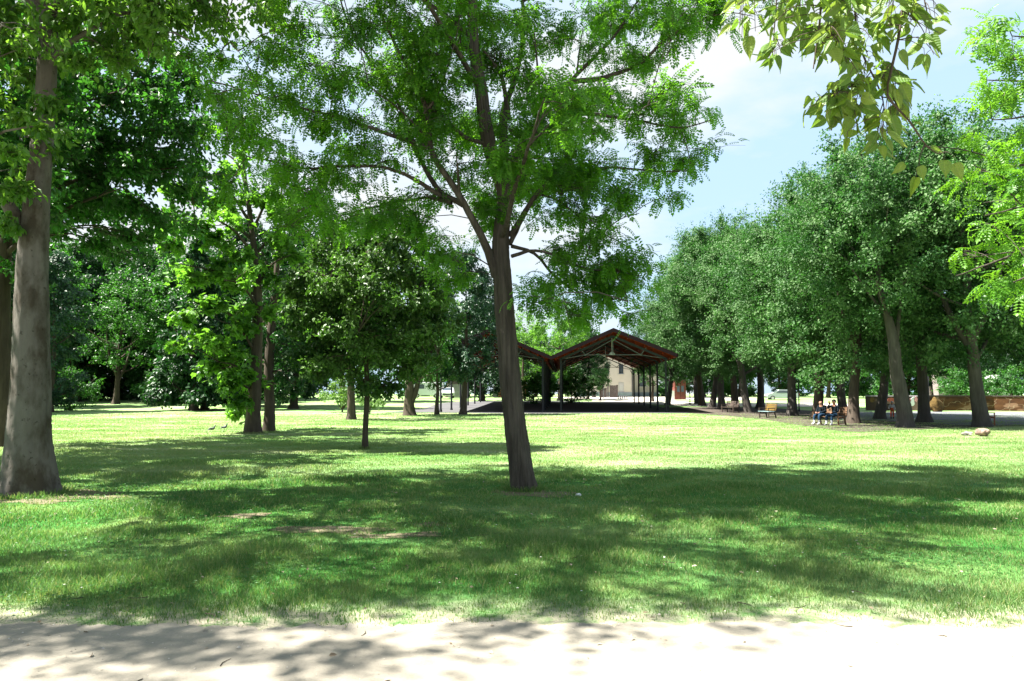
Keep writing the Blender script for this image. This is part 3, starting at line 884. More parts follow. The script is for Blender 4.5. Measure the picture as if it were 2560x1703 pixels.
for i in range(300):     # the big crown above the frame
    u = nrm(rge.normal(size=3)); rr = rge.random() ** .4
    c = np.array([-6.4, 10.0, 11.6]) + u * rr * np.array([6.0, 7.0, 4.0])
    c[0] -= max(0, 9.5 - c[1]) * .6  # unseen crown skewed left to shift its shadow along the path
    if c[2] < 7.8: continue
    extra.append((c, (.95, .95, .5), 12, 11))
for (a, b, w) in [(30, 120, .5), (90, 60, .6), (170, 40, .7), (60, 200, .45), (140, 150, .5), (60, 300, .4), (120, 260, .35), (20, 380, .35), (100, 380, .3), (90, 430, .3), (200, 160, .5), (250, 30, .6), (330, 90, .6), (380, 40, .6), (440, 30, .6), (480, 60, .45),
                  (20, 30, .6), (-20, 250, .5), (10, 560, .22), (-10, 480, .35), (280, 120, .5), (60, 470, .25), (520, 20, .4), (300, 160, .4), (150, 330, .25), (400, 110, .4)]:
    extra.append((P(a, b, D + rge.uniform(-1.6, .8)), (w, w, w * .55), int(26 * w + 6), 10))
FOLD = [T_fold(0.36, 0.16), T_fold(0.30, 0.30)]
sp_pl = dict(T=FOLD, size=0.125, along=0.4, spread=0.6, droop=0.55, tilt=0.5, out=0.2, jit=0.05, twig=0.005, bow=0.10)
plane, nl_plane = hero('plane_tree', 'smooth grey trunked tree with flared base at the left edge, the largest trunk', trunk, lim, extra, sp_pl, L_PLANE, M_BARK_PLANE, 31,
                       twig_step=0.55, crad=(0.7, 0.7, 0.42), nt=8, nl=9, sides=72, rough=0.03, flare=0.20, limb_from=0.4, ridge=.03)

# --- dark trunk behind it, cut by the frame
b0 = G(4, 1116); D2 = float(b0[1])
trunk = [(b0, .34), (P(5, 1000, D2), .27), (P(2, 860, D2), .25), (P(6, 700, D2), .22), (P(20, 520, D2), .18), (P(30, 300, D2), .13), (P(40, 60, D2), .06)]
lim = []
for i, (px, py, dx, dy, dz) in enumerate([(6, 640, 4.5, -1.2, 1.9), (8, 560, 5.2, 1.2, 2.4), (20, 520, 5.6, -.3, 1.2), (22, 430, 5.6, .8, 1.0), (25, 380, 4.6, -2.0, 1.2), (28, 320, 4.6, 2.0, 1.4), (10, 600, -3.5, 1, 2), (26, 350, -4.0, -1, 1.8), (30, 260, 5.0, 0.2, .8), (34, 160, 3.6, -1.2, 1.0), (36, 120, -3.0, 1.0, 1.2), (16, 560, 2.0, -4.0, 1.5), (18, 540, 1.0, 4.2, 1.5), (28, 300, 1.5, -4.6, 1.6)]):
    s = P(px, py, D2); v = np.array([dx, dy, dz])
    lim.append([(s, .09), (s + v * .5 + np.array([0, 0, .35]), .055), (s + v, .012)])
extra = []
for i in range(150):
    u = nrm(rge.normal(size=3)); rr = rge.random() ** .42
    extra.append((np.array([-14.2, D2, 9.6]) + u * rr * np.array([5.4, 5.6, 4.8]), (1.1, 1.1, .5), 14, 12))
for (a, b, w) in [(210, 300, .8), (260, 350, .9), (320, 420, .9), (380, 330, .8), (420, 400, .6), (300, 250, .9), (400, 250, .7), (240, 450, .8), (330, 520, .8), (400, 560, .7), (210, 540, .7), (250, 620, .6), (440, 320, .5), (350, 600, .6), (200, 200, .8), (440, 160, .5), (280, 160, .8), (450, 480, .5)]:
    extra.append((P(a, b, D2 + rge.uniform(-2, 2)), (w * 1.1, w * 1.1, w * .5), int(28 * w + 6), 11))
sp_dk = dict(T=FOLD, size=0.18, along=0.5, spread=0.6, droop=0.3, tilt=0.45, out=0.2, jit=0.07, twig=0.008, bow=0.08)
hero('dark_leafed_tree', 'dark trunk cut by the left frame edge behind the big grey trunk', trunk, lim, extra, sp_dk, L_MID, M_BARK_DARK, 51,
     twig_step=0.8, crad=(0.95, 0.95, 0.42), nt=8, nl=10, sides=18, limb_from=0.3)

# --- dark tree added mostly left of the frame to shade lawn and trunk
b0 = np.array([-15.0, 15.6, 0.0]); trunk = [(b0, .36), (b0 + [0, 0, 1.5], .27), (b0 + [.2, 0, 4], .22), (b0 + [.4, .1, 7], .15), (b0 + [.5, .2, 11], .04)]
lim = []
for i in range(10):
    a = i * 2.4; s = np.array(trunk[3][0]) + np.array([0, 0, -3 + .5 * i]); v = np.array([math.cos(a) * 3.4, math.sin(a) * 3.4, 1.5])
    lim.append([(s, .08), (s + v * .5 + np.array([0, 0, .35]), .05), (s + v, .012)])
extra = []
for i in range(170):
    u = nrm(rge.normal(size=3)); rr = rge.random() ** .42
    extra.append((np.array([-14.6, 16.2, 8.6]) + u * rr * np.array([4.6, 5.4, 4.2]), (1.0, 1.0, .5), 13, 12))
hero('dark_leafed_tree', 'dark leafy boughs behind the big grey trunk at the very left edge', trunk, lim, extra, sp_dk, L_MID, M_BARK_DARK, 55,
     twig_step=1.0, crad=(0.9, 0.9, 0.42), nt=8, nl=10, side=0, sides=16, limb_from=0.4)

# --- large leafed tree with low leafy shoots, two stems
b0 = G(632, 1084); D3 = float(b0[1])
trunk = [(b0, .36), (P(634, 1040, D3), .29), (P(638, 980, D3), .26), (P(641, 900, D3), .23), (P(644, 800, D3), .20), (P(643, 700, D3), .17), (P(628, 560, D3), .11), (P(610, 420, D3), .06), (P(600, 300, D3), .03)]
lim = []
for (px, py, ex, ey, dd) in [(640, 880, 545, 800, -1.4), (641, 830, 470, 760, -.8), (643, 740, 450, 660, -1.2), (640, 690, 430, 560, -.5), (636, 640, 520, 540, -1.6), (632, 600, 440, 480, .4), (628, 560, 500, 420, -.6), (640, 720, 720, 640, -.6), (636, 640, 740, 560, .6), (630, 580, 700, 470, -.3), (615, 460, 560, 380, 0), (640, 760, 560, 700, -2.2), (638, 970, 545, 905, -1.0), (638, 990, 560, 960, -.9)]:
    s = P(px, py, D3); e_ = P(ex, ey, D3 + dd)
    lim.append([(s, .07), (s * .45 + e_ * .55 + np.array([0, 0, .3]), .045), (e_, .012)])
extra = []
for (a, b, w, n_) in [(580, 880, .9, 16), (550, 910, .8, 14), (600, 940, .7, 12), (570, 960, .6, 12), (600, 1010, .6, 12), (585, 1040, .5, 10), (540, 860, .6, 9), (620, 930, .5, 8), (500, 840, .7, 10), (460, 800, .7, 9), (520, 760, .9, 13), (560, 700, .9, 13), (480, 700, .9, 12), (440, 620, .8, 10), (430, 540, .8, 10), (480, 560, .9, 12), (540, 600, .9, 12), (600, 640, .7, 9), (560, 500, .9, 11), (490, 480, .8, 10), (700, 600, .8, 9), (740, 640, .7, 8), (690, 700, .7, 8), (650, 500, .8, 9), (700, 520, .7, 8), (430, 860, .5, 6), (400, 600, .5, 6), (420, 470, .6, 7), (600, 780, .6, 8), (680, 780, .6, 7)]:
    extra.append((P(a, b, D3 + rge.uniform(-1.8, .8)), (w, w, w * .5), int(n_ * 1.5), 11))
sp_li = dict(T=[T_lobed(.25), T_lobed(.12)], size=0.25, along=0.5, spread=0.6, droop=0.3, tilt=0.4, out=0.3, jit=0.08, twig=0.010, bow=0.08)
hero('large_leafed_tree', 'tree with big lime green leaves and leafy shoots low on its trunk, near the pigeons', trunk, lim, extra, sp_li, L_LIME, M_BARK_DARK, 61,
     twig_step=0.75, crad=(0.7, 0.7, 0.32), nt=6, nl=8, side=1, sides=18, limb_from=0.35, flare=0.25)

# --- slim dark companion stem with a darker crown
b0 = G(673, 1081); D4 = float(b0[1]) + .5
b0 = onground(673, D4)
trunk = [(b0, .27), (P(674, 1030, D4), .22), (P(672, 950, D4), .20), (P(676, 860, D4), .18), (P(690, 700, D4), .13), (P(700, 560, D4), .07), (P(705, 450, D4), .03)]
lim = []
for (px, py, ex, ey, dd) in [(676, 860, 760, 900, .4), (678, 830, 600, 760, 1.6), (684, 760, 790, 720, .6), (690, 700, 620, 620, 1.5), (694, 640, 790, 570, .2), (698, 580, 640, 480, .8), (700, 560, 770, 480, 1.2), (674, 930, 730, 960, -.3)]:
    s = P(px, py, D4); e_ = P(ex, ey, D4 + dd)
    lim.append([(s, .06), (s * .5 + e_ * .5 + np.array([0, 0, .3]), .04), (e_, .012)])
extra = []
for (a, b, w) in [(730, 900, .8), (700, 940, .8), (760, 940, .7), (690, 990, .6), (740, 980, .5), (650, 900, .6), (720, 820, .9), (650, 760, .8), (760, 780, .8), (700, 720, 1.), (760, 660, .8), (640, 660, .8), (700, 600, .9), (620, 820, .7), (620, 560, .8), (740, 540, .8)]:
    extra.append((P(a, b, D4 + rge.uniform(0.2, 2.2)), (w * 1.1, w * 1.1, w * .7), int(28 * w + 8), 12))
sp_d2 = dict(T=FOLD, size=0.17, along=0.5, spread=0.6, droop=0.3, tilt=0.45, out=0.2, jit=0.07, twig=0.008, bow=0.08)
hero('shady_tree', 'dark stemmed tree close behind the tree with low leafy shoots', trunk, lim, extra, sp_d2, L_DARK, M_BARK_DARK, 71, twig_step=0.8, crad=(0.8, 0.8, 0.45), nt=8, nl=10, side=1, sides=16, limb_from=0.3, flare=0.2)

# --- small round tree on a slim stem
b0 = G(912, 1123); D5 = float(b0[1])
trunk = [(b0, .10), (P(913, 1080, D5), .082), (P(917, 1000, D5), .075), (P(915, 900, D5), .068), (P(912, 780, D5), .05), (P(915, 660, D5), .03), (P(915, 560, D5), .012)]
lim = []
for i in range(14):
    rgl = np.random.default_rng(200 + i)
    py = 985 - i * 27; s = P(915, py, D5); a = i * 2.4
    L = 2.1 * (1 - .35 * i / 14); v = np.array([math.cos(a) * L, math.sin(a) * L, .9 + .4 * rgl.random()])
    lim.append([(s, .03), (s + v * .5 + np.array([0, 0, -.05]), .02), (s + v, .006)])
extra = []
for i in range(290):
    u = nrm(rge.normal(size=3)); rr = rge.random() ** .36
    c = np.array([b0[0] + .12, D5, 4.1]) + u * rr * np.array([2.65, 2.5, 2.7])
    if c[2] < 1.9: c[:2] = b0[:2] + (c[:2] - b0[:2]) * .8
    extra.append((c, (.5, .5, .38), 15, 14))
sp_sm = dict(T=FOLD, size=0.115, along=0.45, spread=0.65, droop=0.35, tilt=0.45, out=1.0, jit=0.05, twig=0.004, bow=0.06)
hero('round_tree', 'small round crowned tree on a slim straight trunk on the sunny lawn', trunk, lim, extra, sp_sm, L_ROUND, M_BARK_DARK, 81, twig_step=0.6, crad=(0.45, 0.45, 0.3), nt=7, nl=9, side=0, sides=14, limb_from=0.35, flare=0.15)

# --- bright locust whose sprays hang in from the right
trunk = [((9.2, 9.6, 0.0), .22), ((9.15, 9.5, 1.6), .17), ((9.0, 9.4, 3.4), .14), ((8.9, 9.3, 5.2), .09), ((8.8, 9.2, 6.8), .03)]
lim = []
for (sz, ex, ey, d_) in [(3.2, 2330, 690, 8.6), (3.0, 2440, 720, 8.0), (3.6, 2400, 540, 8.4), (3.8, 2360, 430, 9.0), (4.4, 2420, 300, 8.6), (4.6, 2400, 200, 8.9), (5.0, 2390, 150, 8.7), (5.0, 2470, 90, 8.4), (2.8, 2500, 640, 7.6), (4.0, 2480, 470, 8.0)]:
    s = np.array([9.0, 9.4, sz]); e_ = P(ex + 60, ey, d_)
    lim.append([(s, .05), (s * .5 + e_ * .5 + np.array([0, 0, .45]), .03), (e_, .006)])
extra = []
for i in range(40):
    u = nrm(rge.normal(size=3)); rr = rge.random() ** .4
    extra.append((np.array([10.2, 9.4, 5.6]) + u * rr * np.array([2.4, 2.6, 2.2]), (.6, .6, .35), 7, 8))
for (a, b, w) in [(2440, 110, .35), (2500, 150, .4), (2430, 200, .35), (2490, 240, .4), (2540, 200, .4), (2460, 60, .25), (2530, 330, .4), (2480, 380, .35), (2440, 430, .3), (2520, 450, .4), (2460, 510, .35), (2530, 540, .4), (2440, 560, .25), (2520, 620, .3), (2470, 690, .3), (2530, 700, .35), (2430, 710, .2), (2540, 740, .25)]:
    extra.append((P(a + 35, b, 8.4 + rge.uniform(-.7, .7)), (w * .75, w * .75, w * .28), int(11 * w + 2), 6))
sp_br = dict(T=PIN, br=.35, size=0.215, along=0.55, spread=0.5, droop=0.35, tilt=0.4, out=0.1, jit=0.04, twig=0.005, bow=0.10)
hero('locust_tree', 'bright lime green feathery sprays hanging in at the right frame edge', trunk, lim, extra, sp_br, L_BRIGHT, M_BARK_LOCUST, 91, twig_step=0.7, crad=(0.36, 0.36, 0.14), nt=4, nl=6, side=1, sides=16, limb_from=0.5, flare=0.2)

# --- heart leafed tree beside the camera whose twigs hang into the top right
def T_heart():
    prof = [(0, .0), (.05, .17), (.16, .28), (.32, .315), (.50, .27), (.68, .175), (.80, .095), (.90, .035), (1.0, .0)]
    V = []; Fc = []
    for i, (x, w) in enumerate(prof):
        z = -.10 * x * x
        V += [[x, 0, z - .015], [x - .03 * (w > 0), w * .5, z + .045], [x - .05 * (w > 0), w, z + .06], [x - .03 * (w > 0), -w * .5, z + .045], [x - .05 * (w > 0), -w, z + .06]]
    for i in range(len(prof) - 1):
        a = i * 5; b = a + 5
        Fc += [[a, b, b + 1, a + 1], [a + 1, b + 1, b + 2, a + 2], [a + 3, b + 3, b, a], [a + 4, b + 4, b + 3, a + 3]]
    V = np.array(V); Fc = np.array(Fc)
    return V, Fc


TH = T_heart(); TH2 = (TH[0] * np.array([1, .8, 1]) + np.array([0, 0, .10]) * (TH[0][:, :1] * (1 - TH[0][:, :1])), TH[1])
TH4 = (TH[0] * np.array([1, .68, 1]) - np.array([0, 0, .30]) * TH[0][:, :1] ** 2, TH[1])
TH5 = (TH[0] * np.array([1, .62, 1]) + np.array([0, 0, .55]) * np.abs(TH[0][:, 1:2]), TH[1])
TH3 = (TH[0] * np.array([1, .92, 1]) + np.array([0, .10, 0]) * TH[0][:, :1] ** 2, TH[1])
ov = empty('heart_leafed_tree', (3.7, -2.0, 0), 'overhanging heart leafed twigs dangling close to the viewer at the upper right', 'tree')
ob = np.array([3.7, -2.0, 0])
tp, trd = smooth_line([(3.7, -2, -.05), (3.72, -1.95, 1.2), (3.6, -1.8, 2.6), (3.5, -1.7, 4.2), (3.4, -1.6, 5.6)], [.19, .15, .13, .10, .03], 40)
V, F_ = tube(tp, trd, 20, .05, 3, .3)
link('trunk', npmesh('trunk', V - ob, F_, [M_BARK_GREY], None, True), ov)
stems = [
    ([(2262, -330, 1.5), (2262, -120, 2.1), (2257, 0, 2.2), (2246, 96, 2.2), (2229, 172, 2.2), (2219, 237, 2.2), (2240, 268, 2.22), (2267, 295, 2.22), (2294, 333, 2.24), (2317, 367, 2.25), (2345, 385, 2.25)], .0055),
    ([(2130, -300, 1.7), (2133, -90, 2.2), (2137, 0, 2.3), (2141, 69, 2.3), (2156, 134, 2.3), (2187, 199, 2.3), (2206, 245, 2.3), (2210, 270, 2.3)], .0050),
    ([(2060, -280, 1.8), (2056, -80, 2.1), (2053, 0, 2.1), (2049, 57, 2.1), (2041, 115, 2.1), (2033, 172, 2.1)], .0050),
    ([(1975, -260, 2.0), (1955, -100, 2.4), (1942, -10, 2.4), (1938, 45, 2.4), (1934, 96, 2.4), (1930, 140, 2.4)], .0035),
    ([(2310, -260, 1.9), (2308, -90, 2.5), (2311, 0, 2.5), (2319, 42, 2.5), (2315, 77, 2.5), (2312, 110, 2.5)], .0032),
    ([(1880, -240, 2.1), (1862, -80, 2.5), (1866, 0, 2.5), (1862, 40, 2.5), (1860, 70, 2.5)], .0028),
    ([(2190, 205, 2.3), (2150, 215, 2.27), (2110, 222, 2.25), (2085, 235, 2.22), (2060, 240, 2.22)], .0022),
    ([(2219, 237, 2.2), (2215, 290, 2.15), (2222, 310, 2.12)], .0018),
    ([(2141, 69, 2.3), (2100, 80, 2.25), (2070, 95, 2.22)], .0020),
]
C = Crown(17); rg = C.rng
twparts = []; hp = []; hd = []; hu = []; hs = []
heads = []
for L, r in stems:
    pts = [P(a, b, d) for a, b, d in L]
    lp, lr = smooth_line(pts, np.linspace(r, r * .35, len(pts)), 40)
    twparts.append(tube(lp, lr, 7, .04, 1)); heads.append(lp[0])


allst = np.concatenate([smooth_line([P(a, b, d) for a, b, d in L], [1] * len(L), 60)[0] for L, r in stems])
st_a = []; st_b = []


def leaf_on(q, away, ln, dx=None, face=.5):
    """a leaf whose stalk starts at q and whose blade hangs from the stalk's end"""
    e_ = q + nrm(away) * rg.uniform(.014, .030) + np.array([0, 0, -.004])
    st_a.append(q); st_b.append(e_)
    hp.append(e_)
    hd.append(np.array([away[0] * .9 + rg.normal() * .25, away[1] * .9 + rg.normal() * .25, -rg.uniform(.55, 1.3)]) if dx is None else np.array([dx, rg.normal() * .15, -1.0]))
    hu.append(np.array([rg.normal() * .9, -face + rg.normal() * .8, .25 + .3 * rg.normal()]) if dx is None else np.array([rg.normal() * .25, -1., .1]))
    hs.append(ln)


def side_twig(q, n):
    """a thin side twig from the nearest stem down to q carrying n alternate leaves"""
    k = np.argmin(np.linalg.norm((allst - q) * np.array([1, 1, .6]) - np.array([0, 0, .05]), axis=1)); s = allst[k]
    L = np.linalg.norm(q - s)
    lp, lr = smooth_line([s, s * .5 + q * .5 + np.array([0, 0, .18 * L]), q], [.0020, .0015, .0008], 12)
    twparts.append(tube(lp, lr, 5, .04, 1))
    t = nrm(q - s); sd = nrm(np.cross(t, np.array([.1, 1, .2])))
    for m_ in range(n):
        f = .25 + .75 * (m_ + .5) / n; p_ = lp[int(f * 11)]
        leaf_on(p_, sd * (1 if m_ % 2 else -1) + rg.normal(size=3) * .5 + t * .5, rg.uniform(.050, .082) * (1.05 - .25 * f))


for L, r in stems[:6]:
    lp, _ = smooth_line([P(a, b, d) for a, b, d in L], [1] * len(L), 60)
    for m_ in range(18, 60, 3):
        leaf_on(lp[m_], rg.normal(size=3) * np.array([1, 1, .4]), rg.uniform(.042, .068))
for a, b, n_, sx, sy in [(1850, 60, 5, 0, 0), (1885, 95, 6, 0, 0), (1915, 70, 5, 0, 0), (1945, 125, 5, 0, 0), (1925, 30, 5, 0, 0), (1980, 40, 5, 0, 0), (2015, 70, 5, 0, 0), (2025, 120, 4, 0, 0), (2075, 50, 6, 0, 0), (2105, 85, 6, 0, 0), (2090, 20, 5, 0, 0),
                        (2160, 40, 6, 0, 0), (2185, 95, 7, 0, 0), (2215, 50, 6, 0, 0), (2175, 150, 6, 0, 0), (2205, 185, 6, 0, 0), (2275, 20, 5, 0, 0), (2285, 60, 4, 0, 0), (2330, 60, 3, 0, 0), (2335, 120, 3, 0, 0),
                        (2045, 245, 4, 0, 0), (2075, 265, 5, 0, 0), (2095, 225, 5, 0, 0), (2120, 285, 6, 0, 0), (2150, 260, 6, 0, 0), (2140, 210, 6, 0, 0), (2165, 300, 5, 0, 0), (2115, 170, 5, 0, 0), (2260, 200, 4, 0, 0), (2250, 255, 4, 0, 0), (2225, 330, 4, 0, 0), (2190, 340, 4, 0, 0),
                        (1960, -40, 6, 0, 0), (2020, -30, 6, 0, 0), (2090, -50, 6, 0, 0), (2170, -40, 6, 0, 0), (2230, -50, 6, 0, 0), (2290, -50, 5, 0, 0), (1890, -30, 5, 0, 0), (1960, 5, 5, 0, 0), (2130, 0, 5, 0, 0), (2240, 5, 5, 0, 0)]:
    side_twig(P(a + rg.normal() * 8, b + rg.normal() * 8, 2.24 + rg.normal() * .08), n_ + 1)
    side_twig(P(a + rg.normal() * 26, b + 12 + rg.normal() * 20, 2.24 + rg.normal() * .12), n_)
for a, b, ln, dx in [(1872, 92, .078, .05), (1868, 56, .062, -.2), (1942, 140, .052, .35), (2311, 138, .068, .05), (2256, 212, .074, .25), (2240, 225, .07, .2), (2228, 290, .088, .25), (2118, 346, .052, -.2), (2190, 360, .055, -.9), (2203, 365, .05, .15), (2360, 402, .064, -.1), (2388, 408, .064, .3), (2300, 415, .05, .3), (2290, 445, .07, -.35), (2260, 410, .055, -1.2), (2325, 90, .06, .3), (2345, 18, .042, 1.6), (2350, 45, .045, 2.0), (1925, 150, .046, -.15)]:
    q = P(a, b, 2.22); k = np.argmin(np.linalg.norm(allst - q - np.array([0, 0, .03]), axis=1)); s_ = allst[k]
    e_ = q + np.array([-dx * .01, 0, .022])
    lp, lr = smooth_line([s_, s_ * .5 + e_ * .5 + np.array([0, 0, .01]), e_], [.0013, .0011, .0008], 9)
    twparts.append(tube(lp, lr, 5, .03, 2))
    st_a.append(e_); st_b.append(q); hp.append(q); hd.append(np.array([dx, rg.normal() * .15, -1.0])); hu.append(np.array([rg.normal() * .25, -1.0, .1])); hs.append(ln)
hp = np.array(hp); hd = np.array(hd); hu = np.array(hu); hs = np.array(hs)
ch = rg.integers(0, 5, len(hp)); rn = rg.uniform(0, 1, len(hp)); UV = []
for i, T in enumerate((TH, TH2, TH3, TH4, TH5)):
    s = ch == i; C.leaf_set(hp[s], hd[s], hu[s], hs[s], T, rn[s]); UV.append(np.tile(TH[0][:, :2], (int(s.sum()), 1)))
n_uv = sum(len(q) for q in UV)
sa = np.array(st_a); sb_ = np.array(st_b)
C.tubes(np.stack([sa, sa * .5 + sb_ * .5 + np.array([0, 0, .003]), sb_], 1), np.tile([.0011, .0009, .0008], (len(sa), 1)))
# heavier limbs that carry the twigs, above the frame
for k, hpt in enumerate(heads[:6]):
    s = np.array([3.45, -1.65, 4.4 + .1 * k])
    lp, lr = smooth_line([s, s * .5 + hpt * .5 + np.array([0, 0, .55]), hpt], [.03, .016, .006], 24)
    twparts.append(tube(lp, lr, 8, .04, k))
sp_h = dict(T=[TH2], size=0.075, along=.3, spread=.6, droop=.9, tilt=.8, out=.2, jit=.05, twig=.003, bow=.08)
for i in range(22):
    u = nrm(rg.normal(size=3)); c = np.array([3.3, -1.6, 5.2]) + u * rg.random() ** .4 * np.array([1.6, 1.6, 1.0])
    C.clump((3.45, -1.65, 4.6), c, (.4, .4, .3), 8, 8, sp_h)
V, F_ = join(twparts)
link('twig', npmesh('twig', V - ob, F_, [M_TWIG], None, True), ov)
for m_ in [C.mesh('crown', L_NEAR, M_TWIG, ob)]:
    uv = np.zeros((len(m_.vertices), 2)); uv[:n_uv] = np.concatenate(UV)
    for k_, nm in enumerate(('lu', 'lv')):
        at = m_.attributes.new(nm, 'FLOAT', 'POINT'); at.data.foreach_set('value', uv[:, k_].astype(np.float32))
    link('crown', m_, ov)

# ================================================================== GROVE AND BACKGROUND TREES
Q1 = [T_quad(.36), T_quad(.28)]
sp_gr = dict(T=Q1, size=0.155, along=0.45, spread=0.65, droop=0.35, tilt=0.42, out=1.5, jit=0.09, twig=0.0, bow=0.05)
gr1 = proto(301, 16.4, 6.2, 2.7, .31, L_GROVE, M_BARK_GREY, sp_gr, 215, 21, 19, crad=1.42, lean=(-.8, .1), fork=[(3.6, -1.6, .4, 5.5), (4.2, 1.5, -.5, 5.0)], flat=.8)
gr2 = proto(302, 15.8, 6.0, 2.6, .29, L_GROVE, M_BARK_GREY, sp_gr, 205, 21, 19, crad=1.42, lean=(.7, -.2), fork=[(3.0, 1.4, .3, 5.5), (3.3, -1.5, .3, 6.0)], flat=.8)
gr3 = proto(303, 17.0, 5.8, 2.9, .31, L_GROVE, M_BARK_DARK, sp_gr, 205, 21, 19, crad=1.42, lean=(-.2, .4), fork=[(4.4, 1.2, -.8, 5.0)], flat=.8)
GRP = 'trees of the shady grove on the right'
grove = [(2640, 1058, gr3, 1.02, 1.1, 'grove tree cut off by the right frame edge, only its crown showing'),
         (1744, 1010, gr2, 1.0, 5.2, 'leafy grove tree just right of the red kiosk, half hidden by the row in front'),
         (1669, 1013.5, gr1, .84, 2.2, 'lowest and farthest grove tree, its crown touching the pavilion eave left of the kiosk'),
         (1756, 1014.7, gr3, 1.05, 0.3, 'slender grove tree nearest the red kiosk, farthest back in its row'),
         (1780, 1018, gr1, 1.02, 2.0, 'grove tree second back from the kiosk, dark straight trunk'),
         (1805, 1023, gr2, 1.08, 4.1, 'short trunked grove tree between the kiosk and the dark empty bench'),
         (1838, 1026, gr3, 1.06, 1.2, 'grove tree directly behind the dark empty bench'),
         (1871, 1031, gr1, 1.0, 5.6, 'grove tree with left leaning trunk just right of the dark empty bench'),
         (1901, 1022, gr2, 1.12, 0.9, 'dark trunked tree left of the yellow backed bench'),
         (1981, 1040, gr1, 1.02, 3.6, 'stout left leaning grove tree right of the yellow backed bench'),
         (2042, 1047, gr3, .95, 2.7, 'grove tree right behind the seated bald man'),
         (2110, 1040, gr2, 1.0, 5.0, 'mossy brown trunk half hidden behind a grey trunk right of the couple'),
         (2134, 1059, gr3, .92, 4.0, 'grey straight trunk just right of the couple on their bench'),
         (2198, 1048, gr1, .98, 1.6, 'grove tree left of the small child'),
         (2312, 1056, gr2, 1.06, 0.2, 'dark mossy tree forking low in front of the rust brown wall'),
         (2456, 1067, gr1, 1.02, 6.0, 'tree standing by the red brown bench at the far right')]
for px, py, pr, sc, rz, lb in grove:
    place(pr, 'grove_tree', lb, G(px, py) - np.array([0, 0, .03]), sc, rz, GRP)

# the leaning grey tree at the front edge of the grove, traced
b0 = G(2262, 1069); D6 = float(b0[1])
trunk = [(b0, .44), (P(2262, 1050, D6), .36), (P(2252, 990, D6), .32), (P(2240, 920, D6), .28), (P(2236, 870, D6), .27), (P(2222, 800, D6), .20), (P(2205, 740, D6), .17), (P(2195, 620, D6), .14), (P(2190, 500, D6), .10), (P(2185, 400, D6), .04)]
lim = []
for (px, py, ex, ey, dd, r_) in [(2238, 870, 2260, 640, 0, .12), (2225, 800, 2110, 640, -.6, .08), (2205, 740, 2080, 520, .4, .08), (2200, 680, 2300, 480, -1, .07), (2195, 620, 2110, 440, 1.2, .07), (2192, 560, 2260, 420, .6, .06), (2190, 520, 2150, 370, -1, .05), (2215, 780, 2190, 700, -3.2, .06), (2196, 640, 2220, 520, -3.4, .06), (2200, 700, 2200, 560, 3.2, .06), (2250, 720, 2350, 560, .3, .06)]:
    s = P(px, py, D6); e_ = P(ex, ey, D6 + dd)
    lim.append([(s, r_), (s * .5 + e_ * .5 + np.array([0, 0, -.2]), r_ * .65), (e_, .02)])
extra = []
for i in range(190):
    u = nrm(rge.normal(size=3)); rr = rge.random() ** .38
    c = np.array([17.6, D6, 9.9]) + u * rr * np.array([4.9, 4.4, 4.6])
    extra.append((c, (1.1, 1.1, .8), 16, 14))
for (a, b, w) in [(2010, 880, .9), (2060, 920, .8), (1980, 820, .9), (2050, 800, 1.), (2110, 860, .9), (2140, 760, 1.), (2090, 950, .6), (2000, 930, .6), (2150, 900, .6), (2180, 820, .7), (1950, 880, .7), (2040, 960, .5)]:
    extra.append((P(a, b, D6 + rge.uniform(-1, 2)), (w, w, w * .8), 13, 12))
hero('grove_tree', 'grey tree leaning left that forks above head height, nearest grove tree to the lawn', trunk, lim, extra, sp_gr, L_GROVE, M_BARK_GREY, 311, twig_step=1.3, crad=(1.0, 1.0, .75), nt=9, nl=10, side=0, sides=18, limb_from=.5, flare=.25, group=GRP)

sp_bg = dict(T=Q1, size=0.34, along=0.45, spread=0.65, droop=0.3, tilt=0.45, out=1.2, jit=0.15, twig=0.0, bow=0.05)
bgA = proto(401, 19, 5.8, 0.9, .38, L_DARK, M_BARK_DARK, sp_bg, 260, 12, 12, crad=1.5)
bgB = proto(402, 20, 6.2, 2.6, .40, L_MID, M_BARK_DARK, sp_bg, 240, 12, 12, crad=1.5)
bgC = proto(403, 16, 5.0, 3.5, .32, L_LIME, M_BARK_DARK, dict(sp_bg, size=.26), 105, 9, 9, crad=1.1)
bgG = proto(411, 16, 5.0, 3.5, .32, L_MID, M_BARK_DARK, dict(sp_bg, size=.26), 110, 9, 9, crad=1.1, fork=[(2.5, 1.8, .2, 6), (3, -1.6, 0, 6)])
bgD = proto(404, 17, 3.6, 0.9, .34, L_CONIF, M_BARK_DARK, dict(sp_bg, droop=.8, size=.30), 150, 10, 11, shape='column', crad=1.0)
bgF = proto(410, 12.6, 2.5, 2.7, .24, L_CONIF, M_BARK_DARK, dict(sp_bg, droop=.8, size=.2, jit=.08), 150, 12, 12, shape='column', crad=.8)
bgE = proto(405, 14, 3.6, 0.6, .30, L_DARK, M_BARK_DARK, dict(sp_bg, droop=.7), 130, 10, 10, shape='cone', crad=.95)
bush = proto(406, 3.2, 2.2, 0.1, .06, L_MID, M_BARK_DARK, dict(sp_bg, size=.16, jit=.06), 60, 9, 9, crad=.62)
bush2 = proto(407, 2.6, 1.6, 0.35, .05, L_PALE, M_BARK_DARK, dict(sp_bg, size=.14, jit=.06), 40, 8, 8, crad=.5, fork=[(.2, .7, .2, 1.4), (.2, -.7, .1, 1.5), (.15, .3, -.3, 1.6)])
small = proto(408, 8.0, 2.9, 2.4, .20, L_GROVE, M_BARK_DARK, dict(sp_bg, size=.17, jit=.08), 85, 10, 10, crad=.85)
